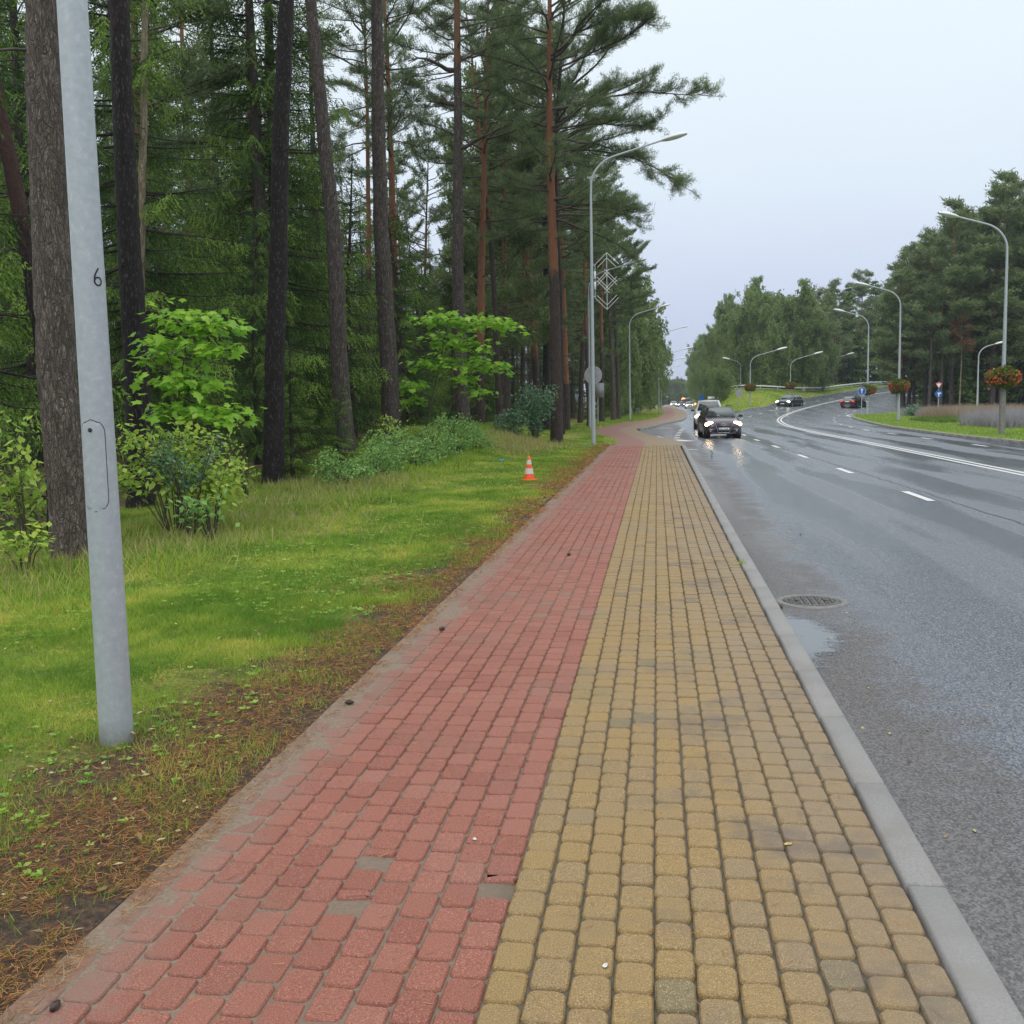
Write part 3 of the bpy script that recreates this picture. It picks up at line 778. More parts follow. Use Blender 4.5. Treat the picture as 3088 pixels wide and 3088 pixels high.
for q in rings:
    rr = 1 + .10 * np.sin(3 * a + 1) + .08 * np.sin(7 * a)
    px = 1.12 + .34 * q * rr * np.cos(a) + .05 * np.sin(a) * q; py = 8.2 + 1.15 * q * rr * np.sin(a)
    V += list(np.c_[px, py, np.full(NA, -.1145)]); t_ += [1 - q / 1.25] * NA
mb = MB(); mb.quads(V, [[r_ * NA + k, r_ * NA + (k + 1) % NA, (r_ + 1) * NA + (k + 1) % NA, (r_ + 1) * NA + k] for r_ in range(len(rings) - 1) for k in range(NA)], 0, t_)
tag(mb.build('puddle', M['water']), 'bright rain puddle lying against the kerb before the manhole cover', 'puddle')

# manhole cover
M['iron'] = plain('cast_iron', (.10, .095, .09), .45, .4, vary=.4, scale=30)
M['iron_rim'] = plain('iron_rim', (.17, .165, .16), .6, .1, vary=.3, scale=20)
mh = thing('manhole_cover', 'round cast iron manhole cover in the asphalt by the kerb', 'manhole cover', (1.40, 9.65, -.12))
mb = MB(); a = 40; mb.lathe([(.33, .0), (.325, .012), (.265, .014), (.26, .004)], 40); mb.build('frame', M['iron_rim'], mh)
mb = MB(); mb.lathe([(.255, .004), (.25, .010), (.0001, .010)], 40)
for k in range(-3, 4):
    for q in range(-3, 4):
        if (k * k + q * q) < 11: mb.box((k * .062, q * .062, .013), (.034, .034, .008), rz=.4 * ((k + q) % 2))
mb.lathe([(.235, .010), (.232, .016), (.215, .016), (.212, .010)], 40); mb.build('lid', M['iron'], mh)
mb = MB(); 
for sx in (-1, 1):
    mb = MB(); mb.box((sx * .13, 0, .0178), (.04, .06, .002)); mb.build('lifting_hole', M['black'], mh)
pass

# ================================================================== vegetation
UP = np.array([0, 0, 1.])
def rot_about(v, k, a):
    v = np.asarray(v); k = k / (np.linalg.norm(k) + 1e-9)
    return v * math.cos(a) + np.cross(k, v) * math.sin(a) + k * np.dot(k, v) * (1 - math.cos(a))

class Axis:
    def __init__(s, P, H):
        P = [np.array(p, float) for p in P]
        if P[-1][2] < H:
            d = P[-1] - P[-2]; d = d / d[2]; d[:2] *= .5
            P.append(P[-1] + d * (H - P[-1][2]))
        s.P = np.array(P)
    def at(s, z): return np.array([np.interp(z, s.P[:, 2], s.P[:, 0]), np.interp(z, s.P[:, 2], s.P[:, 1]), z])

def trunk_mb(axis, r0, H, z0=-.15, taper=.55, n=14, orange=None, flare=.45, r=None, step=.35, rough=.035):
    r = r or rng
    zs = np.arange(z0, H, step); zs = np.append(zs, H)
    P = np.array([axis.at(z) for z in zs]); P[:, :2] += np.cumsum(r.normal(0, .006, (len(zs), 2)), 0) * .6
    t = (zs - z0) / (H - z0)
    R = r0 * ((1 - t) ** .75 * taper + (1 - taper) * (1 - t) ** 1.2 + .04); R = R * (1 + flare * np.exp(-(zs - z0) / .28))
    lo, hi = orange if orange else (99, 100)
    mb = MB(); mb.tube(P, R, n, 0, .5, True, np.clip((zs - lo) / (hi - lo), 0, 1), rough, r); return mb

def branch_line(p, d, L, k, r, curl=.0, wob=.16):
    P = [np.array(p, float)]; d = d / np.linalg.norm(d)
    for i in range(k):
        P.append(P[-1] + d * L / k); d = d + r.normal(0, wob, 3) * [1, 1, .7] + UP * curl; d = d / np.linalg.norm(d)
    return np.array(P)

def pine_crown(axis, H, h0, R, r, nbr=40, bias=(0, 0), wood=None, nd=None, tuft=8, nl=.13, nw=.026, dens=1.0, low_dead=8, tw_len=.75, rb=1.0, az=None, wires=True):
    """crooked limbs, side twigs and needle tufts of a scots pine"""
    B, D, Tn = [], [], []
    hs = h0 + (H - h0) * (np.linspace(0, 1, nbr) ** .9) + r.normal(0, .15, nbr)
    for h in hs:
        t = min(max((h - h0) / (H - h0), 0), 1); prof = (math.sin(math.pi * (.22 + .74 * t)) ** .8) * (1 - .25 * t)
        a = r.uniform(0, 2 * math.pi) if az is None else r.normal(az[0], az[1])
        dh = np.array([math.cos(a), math.sin(a), 0]); L = R * prof * r.uniform(.6, 1.12) * max(.25, 1 + bias[0] * dh[0] + bias[1] * dh[1])
        if L < .35: continue
        el = -.05 + .75 * t + r.normal(0, .12); p0 = axis.at(min(h, H - .1)); k = max(4, int(L * 1.6))
        P = branch_line(p0, dh * math.cos(el) + UP * math.sin(el), L, k, r, .06 - .05 * (1 - t), .17)
        wood.tube(P, np.linspace(.011 * L * rb + .010, .008, len(P)), 5, 0, .5, False)
        nt = int(L * 7 * dens) + 2
        for q in range(nt):
            s_ = (.22 + .78 * math.sqrt((q + r.random()) / nt)) * (len(P) - 1); i0 = min(int(s_), len(P) - 2); f = s_ - i0
            p = P[i0] * (1 - f) + P[i0 + 1] * f; d = P[i0 + 1] - P[i0]; d /= np.linalg.norm(d)
            sd = rot_about(d, UP, (1 if q % 2 else -1) * r.uniform(.4, 1.2)) + UP * r.uniform(-.1, .45)
            l = tw_len * r.uniform(.4, 1.15) * (1.15 - .55 * s_ / len(P)); tp = branch_line(p, sd, l, 3, r, .05, .22)
            if wires: wood.tube(tp, [.009, .007, .006, .004], 3, 0, .5, False)
            m_ = max(3, int(l * 9)); tt = r.uniform(.15, 1.05, m_) * 3; tn = r.uniform(0, 1)
            for c in tt:
                i1 = min(int(c), 2); g = c - i1; B.append(tp[i1] * (1 - g) + tp[i1 + 1] * g); D.append(tp[i1 + 1] - tp[i1]); Tn.append(tn)
    B = np.array(B); D = np.array(D); D /= np.linalg.norm(D, axis=1)[:, None]; Tn = np.array(Tn)
    k = tuft; Bk = np.repeat(B, k, 0) + r.normal(0, nl * .45, (len(B) * k, 3))
    Dk = np.repeat(D, k, 0) * .7 + r.normal(0, .62, (len(B) * k, 3)) + UP * .35
    nd.blades(Bk, Dk, r.uniform(.7, 1.2, len(Bk)) * nl, nw, 0, np.clip(np.repeat(Tn, k) * .75 + r.normal(.12, .12, len(Bk)), 0, 1), r)
    for q in range(low_dead):
        h = r.uniform(max(1.8, h0 * .35), h0 + 1); a = r.uniform(0, 6.28); L = r.uniform(.3, 1.8)
        P = branch_line(axis.at(h), np.array([math.cos(a), math.sin(a), r.normal(.05, .2)]), L, 4, r, -.02, .2)
        wood.tube(P, np.linspace(.02, .006, len(P)), 4, 0, .5, False)

def spruce(name, H, R, seed, h0=.8, ws=.42, per=6, nl=.085, nw=.028, sp=.11, label=None, wires=True):
    r = np.random.default_rng(seed); ax = Axis([(0, 0, -.2), (0, 0, H * .5), (r.normal(0, .15), r.normal(0, .15), H)], H)
    root = thing(name, label or 'dark green spruce with drooping boughs among the pines', 'tree')
    trunk_mb(ax, .0115 * H + .03, H, orange=None, r=r, n=8, step=.8).build('trunk', M['bark_spruce'], root, True)
    wood = MB(); B, D, L_, T = [], [], [], []
    h = h0
    while h < H - .2:
        f = 1 - h / H; Lm = R * f ** .8 * (1.0 if h > H * .12 else .8)
        for q in range(per if Lm > .6 else 4):
            a = r.uniform(0, 6.28); L = Lm * r.uniform(.65, 1.12)
            el = .35 - .75 * f + r.normal(0, .08); d = np.array([math.cos(a) * math.cos(el), math.sin(a) * math.cos(el), math.sin(el)])
            k = max(3, int(L * 2)); P = branch_line(ax.at(h + r.normal(0, .08)), d, L, k, r, .05, .06)
            wood.tube(P, np.linspace(.012 + .007 * L, .005, len(P)), 4, 0, .5, False)
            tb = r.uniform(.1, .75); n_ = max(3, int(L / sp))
            for j in range(n_):
                s_ = (.12 + .88 * (j + r.random()) / n_) * (len(P) - 1); i0 = min(int(s_), len(P) - 2); g = s_ - i0
                p = P[i0] * (1 - g) + P[i0 + 1] * g; dd = P[i0 + 1] - P[i0]; dd /= np.linalg.norm(dd)
                for sgn in (-1, 1):
                    sd = rot_about(dd, UP, sgn * r.uniform(.5, 1.1)); sd = sd * .7 - UP * r.uniform(.35, 1.15); sd /= np.linalg.norm(sd)
                    l = (.16 + .30 * math.sin(math.pi * min(1, s_ / (len(P) - 1)) * .9 + .15)) * min(1.2, .5 + L * .35) * r.uniform(.7, 1.2)
                    m_ = max(3, int(l / .065)); tt = (np.arange(m_) + r.random()) / m_
                    tip = tb + .35 * (s_ / (len(P) - 1)) ** 2
                    for c in tt:
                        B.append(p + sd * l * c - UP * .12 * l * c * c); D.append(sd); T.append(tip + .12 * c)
        h += ws * r.uniform(.8, 1.2)
    B = np.array(B); D = np.array(D); T = np.array(T)
    Bk = np.repeat(B, 2, 0); Dk = np.repeat(D, 2, 0) + r.normal(0, .38, (len(B) * 2, 3))
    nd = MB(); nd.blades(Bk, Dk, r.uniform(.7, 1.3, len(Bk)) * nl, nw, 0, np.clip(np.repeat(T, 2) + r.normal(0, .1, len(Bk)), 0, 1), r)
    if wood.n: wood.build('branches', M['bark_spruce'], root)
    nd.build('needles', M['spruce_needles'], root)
    return root

def wild_pine(name, H, h0, R, seed, label, r0=None, nbr=34, bark='bark_mid', orange=(5, 9), group=None, **k):
    r = np.random.default_rng(seed); ax = Axis([(0, 0, -.2), (r.normal(0, .15), r.normal(0, .15), H * .4), (r.normal(0, .4), r.normal(0, .4), H)], H)
    root = thing(name, label, 'tree', group=group)
    trunk_mb(ax, r0 or .0075 * H + .03, H, orange=orange, r=r, n=9, step=.7).build('trunk', M[bark], root, True)
    wood = MB(); nd = MB(); pine_crown(ax, H, h0, R, r, nbr, wood=wood, nd=nd, **k)
    wood.build('branches', M['twig'], root); nd.build('needles', M['far_needles' if not k.get('wires', True) else 'pine_needles'], root); return root

def leafy(name, H, R, h0, seed, label, leaf=.2, n=9000, mat='birch_leaves', bark='bark_birch', hang=.5, cat='tree'):
    r = np.random.default_rng(seed); ax = Axis([(0, 0, -.2), (r.normal(0, .2), r.normal(0, .2), H * .5), (r.normal(0, .5), r.normal(0, .5), H)], H)
    root = thing(name, label, cat)
    trunk_mb(ax, .009 * H + .02, H, r=r, n=8, step=.8, flare=.3).build('trunk', M[bark], root, True)
    wood = MB(); nd = MB(); B, D, T = [], [], []
    nb = 46; per = n // (nb * 9)
    for q in range(nb):
        t = (q + r.random()) / nb; h = h0 + (H - h0) * t; a = r.uniform(0, 6.28); L = R * (math.sin(math.pi * (.15 + .78 * t)) ** .7) * r.uniform(.55, 1.1)
        el = .35 + .6 * t; P = branch_line(ax.at(h), np.array([math.cos(a) * math.cos(el), math.sin(a) * math.cos(el), math.sin(el)]), L, 5, r, -.02, .15)
        wood.tube(P, np.linspace(.014 * L + .01, .008, len(P)), 4, 0, .5, False); tb = r.uniform(0, 1)
        for j in range(9):
            c = P[1 + int(r.uniform(0, 4.99))] + r.normal(0, .35, 3); l = r.uniform(.4, 1.5) * hang * 2; u = r.random(per)
            B.append(c - UP * l * u[:, None] + r.normal(0, .16, (per, 3))); D.append(np.tile([0, 0, -hang], (per, 1)) + r.normal(0, .6, (per, 3))); T.append(np.clip(tb * .6 + r.normal(.2, .12, per), 0, 1))
    B = np.concatenate(B); D = np.concatenate(D); T = np.concatenate(T)
    nd.leaves(B, D, r.uniform(.7, 1.3, len(B)) * leaf, leaf * .6, 0, T, r, .3)
    wood.build('branches', M['twig'], root); nd.build('leaves', M[mat], root); return root

# ---------------- the pines nearest the camera, one by one
HERO = [
 ('t1', [(-6.83, 11.24, -.1), (-6.81, 11.2, .75), (-6.85, 11.2, 1.91), (-6.86, 11.2, 3.04), (-6.82, 11.2, 4.7), (-6.77, 11.2, 6.3)], .215, 23, 'bark_grey', (9, 12), 'thick pine with scaly grey-brown bark right behind the near lamp post', 13, (0, 0)),
 ('t0', [(-8.7, 14, 0), (-8.69, 14, .5), (-8.68, 14, 2.19), (-8.79, 14, 3.14), (-8.96, 14, 4.58), (-9.3, 14, 7.0)], .125, 20, 'bark_dark', (2.5, 5.5), 'dark reddish pine curving out to the left behind the thick grey-brown trunk', 12, (0, 0)),
 ('t2', [(-8.98, 17, 0), (-8.96, 17, .23), (-8.93, 17, 1.73), (-8.91, 17, 4.35), (-8.86, 17, 6.96), (-8.82, 17, 8.55)], .21, 23, 'bark_dark', (6, 12), 'black-barked pine rising behind the bright sapling, just right of the near lamp post', 13, (0, 0)),
 ('tan', [(-10.4, 20, 0), (-10.39, 20, 2.67), (-10.27, 20, 4.65), (-10.06, 20, 7.22), (-9.88, 20, 9.72)], .10, 18, 'bark_tan', None, 'slim pale tan dead trunk close beside the black-barked pine', 14, (0, 0)),
 ('t3', [(-8.01, 20.8, 0), (-8.0, 20.8, .13), (-7.91, 20.8, 2.29), (-7.71, 20.8, 4.81), (-7.54, 20.8, 7.28), (-7.32, 20.8, 9.83)], .205, 24, 'bark_dark', (14, 18), 'straight black pine flecked with pale bark, standing alone right of the maple sapling', 14, (0, 0)),
 ('t4', [(-8.22, 27, .3), (-8.27, 27, .42), (-8.39, 27, 2.76), (-8.4, 27, 6.1), (-8.62, 27, 9.46), (-8.8, 27, 12.2)], .23, 24, 'bark_mid', (15, 19), 'curved grey-black pine leaning left, behind the young spruce', 15, (-.1, 0)),
 ('t5', [(-7.8, 30, .4), (-7.8, 30, 2.34), (-7.91, 30, 7.02), (-7.91, 30, 10.49), (-7.86, 30, 13.22)], .26, 25, 'bark_mid', (17, 20), 'stout pine with grey flaking lower bark, left of the light green maple', 16, (0, 0)),
 ('t5b', [(-10.55, 43, .6), (-10.57, 43, .79), (-10.72, 43, 4), (-10.83, 43, 7.16), (-10.84, 43, 14.78), (-10.9, 43, 18.17)], .175, 23, 'bark_red', (4.5, 8), 'slender orange-red pine right behind the stout flaking pine', 11, (0, 0)),
 ('t5c', [(-12.8, 46, .3), (-12.81, 46, 6.55), (-12.62, 46, 15.19), (-12.6, 46, 19.38)], .15, 23, 'bark_red', (6, 10), 'thin orange pine whose top shows left of the stout flaking pine', 13, (0, 0)),
 ('t6', [(-7.8, 42, .5), (-7.84, 42, .77), (-7.95, 42, 2.54), (-7.97, 42, 7.65), (-7.79, 42, 13.8), (-7.72, 42, 17.58)], .29, 24, 'bark_mid', (14, 16), 'tall grey pine with a broken dark limb, rising behind the light green maple', 14, (0, 0)),
 ('t7', [(-8.05, 47, .3), (-8.03, 47, .65), (-7.92, 47, 5), (-7.81, 47, 8.31), (-7.53, 47, 13.74), (-7.28, 47, 19.37)], .2, 22, 'bark_red', (3.5, 5), 'bright orange pine right of the tall grey pine', 9, (.1, 0)),
 ('t7r', [(-7.55, 50, .1), (-7.56, 50, .24), (-7.68, 50, 6.69), (-7.82, 50, 9.89), (-8.18, 50, 13.76), (-8.36, 50, 15.89), (-8.82, 50, 20.57)], .15, 22, 'bark_red', (9, 12), 'thin dark pine crossing behind the bright orange one', 11, (0, 0)),
 ('t8', [(-7.05, 62, 0), (-7.07, 62, .24), (-7.12, 62, 3.29), (-7.32, 62, 7.28), (-7.72, 62, 13.29), (-8.13, 62, 19.16)], .22, 24, 'bark_red', (3, 6), 'orange pine leaning left behind the dark leafy bush', 9, (0, 0)),
 ('t9', [(-4.22, 43.8, -.1), (-4.22, 43.8, .04), (-4.19, 43.8, 2.46), (-4.22, 43.8, 6.34), (-4.29, 43.8, 9.84), (-4.35, 43.8, 12.6), (-4.27, 43.8, 18)], .25, 23, 'bark_red', (6.2, 8.5), 'big red-topped pine with a black foot, last before the second lamp post', 9.5, (.25, 0)),
 ('t9b', [(-4.82, 52, 0), (-4.8, 52, .3), (-4.79, 52, 6.86), (-4.92, 52, 12.32), (-4.78, 52, 15.42), (-4.31, 52, 20.99)], .21, 24, 'bark_dark', (20, 24), 'dark pine leaning right behind the big red-topped one', 10, (.2, 0)),
 ('t9c', [(-6.4, 60, 0), (-6.4, 60, .09), (-6.25, 60, 4.66), (-6.22, 60, 8.05), (-6.26, 60, 15.07)], .23, 22, 'bark_dark', (20, 24), 'almost black pine just left of the big red-topped one', 12, (0, 0)),
 ('t10', [(-5.53, 64, 0), (-5.53, 64, .12), (-5.59, 64, 4.83), (-5.64, 64, 8.43), (-5.82, 64, 14.55), (-6.0, 64, 19.97)], .23, 23, 'bark_red', (2, 4), 'pale orange pine just right of the big red-topped one', 9, (.35, 0)),
 ('t11', [(-6.2, 85, 0), (-6.19, 85, .17), (-5.94, 85, 5.8), (-5.77, 85, 8.46), (-5.53, 85, 15.28)], .21, 21, 'bark_red', (5, 9), 'brown pine seen just left of the second lamp post', 9, (.3, 0)),
 ('t12', [(-3.95, 97, 0), (-3.95, 97, .02), (-4.06, 97, 5.09), (-4.29, 97, 10.24), (-4.46, 97, 14.14)], .22, 19, 'bark_grey', (20, 24), 'grey-brown pine whose foot stands on the verge behind the square sign', 9, (.3, 0)),
 ('t12b', [(-3.56, 99, 0), (-3.56, 99, .1), (-3.64, 99, 5.15), (-3.91, 99, 10.4)], .19, 18, 'bark_mid', (20, 24), 'darker twin pine touching the grey-brown one behind the square sign', 9, (.2, 0)),
]
for idx, (key, P, r0, H, bark, orng, lab, h0, bias) in enumerate(HERO):
    r = np.random.default_rng(100 + idx); ax = Axis(P, H); base = np.array(P[0])
    root = thing('pine_tree' if key != 'tan' else 'dead_tree', lab, 'tree', tuple(base))
    loc = lambda o: setattr(o, 'location', tuple(-base))
    dist = base[1]
    o = trunk_mb(ax, r0 * 1.04, H, z0=float(base[2]) - .1, orange=orng, r=r, n=22 if dist < 35 else 12, flare=.28, taper=.8, step=.12 if dist < 35 else .3, rough=.03).build('trunk', M[bark], root, True); loc(o)
    if key == 'tan': continue
    wood, nd = MB(), MB(); far = dist > 55
    pine_crown(ax, H, h0, 3.8 if key not in ('t9', 't9b') else 4.6, r, 26 if dist < 35 else 52, bias, wood, nd, tuft=9, nl=.14, nw=.022 if not far else .04,
               dens=.6 if dist < 35 else 1.25, low_dead=6 if dist < 35 else 14, rb=1.2 if key in ('t9', 't9b') else 1.0)
    if key == 't6':     # the dark broken limb
        for zz, s_, L in ((14.9, -1, 2.6), (13.6, -1, 1.3), (11.9, 1, 2.2)):
            Pb = branch_line(ax.at(zz), np.array([s_, -.2, .12]), L, 6, r, .0, .28); wood.tube(Pb, np.linspace(.10, .02, len(Pb)), 6, 0, .5, False)
            for q in range(10):
                i0 = 2 + q % 4; Pq = branch_line(Pb[i0], r.normal(0, 1, 3), .6, 3, r, 0, .3); wood.tube(Pq, [.03, .02, .015, .008], 4, 0, .5, False)
    o = wood.build('branches', M['twig'], root); loc(o)
    if key == 't9':     # long limbs reaching over the road
        W2, N2 = MB(), MB()
        B, D, Tn = [], [], []
        def twigs(P, n_, s0, lmin, lmax, tb):
            K = len(P) - 1
            for q in range(n_):
                s_ = (s0 + (1 - s0) * (q + r.random()) / n_) * K; i0 = min(int(s_), K - 1); p = P[i0] + (P[i0 + 1] - P[i0]) * (s_ - i0)
                d = rot_about(P[i0 + 1] - P[i0], UP, (1 if q % 2 else -1) * r.uniform(.2, 1.2)); d = d / np.linalg.norm(d) + UP * r.uniform(-.2, .5)
                l = r.uniform(lmin, lmax); tp = branch_line(p, d, l, 4, r, .04, .22); W2.tube(tp, [.012, .010, .007, .005, .003], 3, 0, .5, False)
                for c in r.uniform(1.2, 4, int(l * 14)):
                    i1 = min(int(c), 3); B.append(tp[i1] + (tp[i1 + 1] - tp[i1]) * (c - i1)); D.append(tp[i1 + 1] - tp[i1]); Tn.append(tb + r.normal(0, .08))
        for zz, L, el, cu_ in ((9.6, 3.8, .05, -.03), (11.9, 6.4, .10, -.075), (13.7, 7.2, -.12, -.01), (12.8, 4.6, .1, -.02), (15.2, 4.6, .1, 0), (16.2, 4.4, .2, 0), (17.4, 4.2, .25, 0), (18.6, 3.8, .3, 0)):
            Pb = branch_line(ax.at(zz), np.array([1, -.1 + r.normal(0, .12), el + .16]), L, 14, r, cu_, .10)
            W2.tube(Pb, np.linspace(.05, .009, len(Pb)), 6, 0, .5, False)
            for q in range(13):
                i0 = int(3 + q * .8); sg = 1 if q % 2 else -1
                sd = rot_about(Pb[i0 + 1] - Pb[i0], UP, sg * r.uniform(.25, .85)); sd = sd / np.linalg.norm(sd) + UP * r.uniform(-.15, .35)
                Ps = branch_line(Pb[i0], sd, r.uniform(.7, 1.7) * (1.1 - q * .03), 6, r, .02, .16); W2.tube(Ps, np.linspace(.026, .007, 7), 5, 0, .5, False); twigs(Ps, 9, .3, .25, .75, r.uniform(.1, .7))
            twigs(Pb, 9, .5, .3, .9, .3)
        B = np.array(B); D = np.array(D); D /= np.linalg.norm(D, axis=1)[:, None]; k = 12
        N2.blades(np.repeat(B, k, 0) + r.normal(0, .07, (len(B) * k, 3)), np.repeat(D, k, 0) * .7 + r.normal(0, .6, (len(B) * k, 3)) + UP * .3, .12, .017, 0, np.clip(np.repeat(np.array(Tn), k) + .15, 0, 1), r)
        o = W2.build('long_limb', M['twig'], root); loc(o); o['kind'] = 'stuff'
        o = N2.build('limb_needles', M['pine_needles'], root); loc(o)
    o = nd.build('needles', M['pine_needles'], root); loc(o)

# ---------------- background trees, built once per kind and copied
SPR = [spruce('spruce_tree', 20, 3.4, 11), spruce('spruce_tree', 17, 3.0, 12), spruce('spruce_tree', 10, 2.4, 13, h0=.4, ws=.36)]
WP = [wild_pine('pine_tree', 23, 9, 3.8, 21, 'slim woodland pine', nbr=46, tuft=7, nl=.18, nw=.045, dens=.9, low_dead=14),
      wild_pine('pine_tree', 21, 6, 4.2, 22, 'slim woodland pine', nbr=52, tuft=7, nl=.18, nw=.045, dens=.9, low_dead=14),
      wild_pine('pine_tree', 24, 13, 3.2, 23, 'slim woodland pine', nbr=30, tuft=6, nl=.17, nw=.045, dens=.8, low_dead=16, bark='bark_red')]
FP = [wild_pine('pine_tree', 24, 5.0, 4.0, 31, 'green pine', nbr=70, tuft=5, nl=.34, nw=.11, dens=.55, low_dead=6, wires=False, tw_len=1.0),
      wild_pine('pine_tree', 22, 6.5, 3.6, 32, 'green pine', nbr=62, tuft=5, nl=.34, nw=.11, dens=.55, low_dead=6, wires=False, tw_len=1.0),
      wild_pine('pine_tree', 25, 8, 4.2, 33, 'green pine', nbr=62, tuft=5, nl=.34, nw=.11, dens=.55, low_dead=8, wires=False, tw_len=1.1)]
BI = [leafy('birch_tree', 16, 5.0, 2.0, 41, 'birch', .32, 19000, hang=.7), leafy('birch_tree', 14, 4.4, 1.5, 42, 'birch', .32, 17000, hang=.8)]
FS = spruce('spruce_tree', 16, 3.2, 51, ws=.6, per=6, nl=.30, nw=.12, sp=.34)
used = set()
def place(proto, x, y, z, H=None, H0=1.0, rz=None, label=None, group=None, tilt=0.0, sxy=None):
    s_ = (H / H0) if H else 1.0; rz = random.uniform(0, 6.28) if rz is None else rz
    sc = (s_ * (sxy or 1), s_ * (sxy or 1), s_)
    tl = (random.gauss(0, tilt), random.gauss(0, tilt))
    if proto.name not in used:
        used.add(proto.name); proto.location = (x, y, z); proto.rotation_euler = (*tl, rz); proto.scale = sc
        if label: proto['label'] = label
        if group: proto['group'] = group
        return proto
    return copy_tree(proto, (x, y, z), rz, sc, label, group, tl)
def px_of(x, y): return 1980 + 3120 * x / y
random.seed(11)
L_SP = 'dark spruce filling the shade between the pine trunks, one of many alike'
G_SP = 'spruces deep in the left wood'
L_WP = 'slim pine deep in the left wood, one of many alike'
G_WP = 'slim pines deep in the left wood'
# spruces that read singly between the near trunks
place(SPR[0], -10.8, 20.5, .3, 19, 20, 1.0, 'large spruce with drooping boughs between the black-barked pine and the straight flecked pine')
place(SPR[1], -10.6, 27.5, .6, 18, 17, 2.0, 'spruce with light green tips just right of the straight flecked pine')
place(SPR[1], -10.4, 13.6, .1, 17, 17, 0.4, 'spruce in the shade behind the thick grey-brown trunk')
place(SPR[2], -9.6, 32.0, .7, 9, 10, 0.4, 'half-grown spruce between the curved pine and the stout flaking pine')
place(SPR[2], -9.4, 23.6, .5, 6.2, 10, 2.4, 'small spruce behind the young one beside the straight flecked pine')
pts = []
for gx_ in np.arange(-50, -9.5, 4.3):
    for gy_ in np.arange(9, 172, 4.8):
        x = gx_ + random.uniform(-1.7, 1.7); y = gy_ + random.uniform(-1.9, 1.9)
        u = px_of(x, y)
        if u < -260 or x > -9.8: continue
        if abs(x + 10.8) < 2.4 and abs(y - 20.5) < 2.6: continue
        if y > 75 and u < 850: continue
        if u > 850 and y > 75 and random.random() < .35: continue
        pts.append((x, y, u))
for x, y, u in pts:
    z = float(verge_z(x, y)) - .05
    if u > 990 or random.random() < .28:
        if random.random() < (.72 if u > 990 else .3):
            Hs = min(15, (1.75 + .19 * y) * random.uniform(.75, 1.12)) if u > 990 else random.uniform(17, 22)
            place(SPR[2] if Hs < 12 else SPR[random.randrange(2)], x, y, z, Hs, 10 if Hs < 12 else 18, None, L_SP, G_SP)
        else: place(WP[random.randrange(3)], x, y, z, random.uniform(20, 25), 23, None, L_WP, G_WP, .02)
    else: place(SPR[random.randrange(2)], x, y, z, random.uniform(16, 22), 18.5, None, L_SP, G_SP)
# row along the left of the side road
ROW = [(-5.6, 57, 0, 22), (-8.5, 66, 1, 22), (-4.6, 72, 1, 21), (-7.8, 79, 0, 22), (-4.7, 90, 2, 22), (-8.6, 92, 1, 20), (-6.6, 106, 1, 21), (-9, 112, 0, 22)]
for k, (x, y, v, H) in enumerate(ROW):
    place(WP[v], x, y, 0, H, 23, None, 'tall pine in the row along the left verge past the second lamp post', 'pines along the left verge')
for k, (x, y, H) in enumerate([(-4.6, 108, 13), (-4.3, 118, 15), (-3.2, 129, 15.5), (-3.6, 141, 17), (-2.6, 152, 16), (-2.8, 168, 17), (-2.2, 186, 16), (-1.6, 208, 17), (-1.0, 235, 17), (-.8, 270, 17), (-7, 135, 18), (-7, 160, 19), (-6, 195, 19)]):
    place(BI[k % 2], x, y, -.1, H, 15, None, 'leafy birch in the green row left of the side road, one of a row alike', 'birches left of the side road')
for k, (x, y, H) in enumerate([(-5.6, 103, 5), (-5.5, 113, 4), (-4.6, 124, 5), (-3.9, 136, 4.5), (-6.8, 97, 4)]):
    place(SPR[2], x, y, -.1, H, 10, None, 'small bushy spruce at the verge under the left row of birches', 'small spruces under the left birches')
for k, (x, y, H) in enumerate([(-9, 330, 17), (-3, 380, 17), (4, 560, 15), (12, 600, 16), (20, 560, 15), (28, 620, 17), (-4, 520, 17), (36, 560, 16), (45, 520, 15), (6, 540, 13.5), (10, 545, 14), (2, 545, 14), (14, 550, 14.5), (24, 560, 15), (16, 640, 15), (8, 640, 14), (0, 640, 15), (-10, 600, 18)]):
    place(FS if k % 2 else BI[1], x, y, -.6, H, 16, None, 'hazy far tree closing the end of the side road', 'far trees at the end of the side road', 0, 1.7)
# birches on the bank
BK = [(22.6, 166, 15.5), (18.6, 163, 15.5), (15.0, 172, 14), (12.6, 181, 13.5), (13.5, 196, 15), (11.5, 208, 14), (12, 226, 15), (11.5, 250, 16), (12, 280, 16), (12, 315, 15), (13, 360, 15), (26.0, 172, 13.5), (17, 185, 17), (21, 182, 17)]
for k, (x, y, H) in enumerate(BK):
    H *= .94
    z = float(road_z(x, y)) + .5
    place(BI[k % 2], x, y, z - .1, H, 15, None, 'drooping birch on the grass bank between the two roads, one of a close clump', 'birches on the bank between the roads')
place(leafy('dark_bush', 4, 2.2, .4, 77, 'x', .2, 5000, hang=.5, cat='shrub'), 9.6, 150, 1.7, 4, 4, None, 'dark leafy bush growing under the birches at the guardrail')
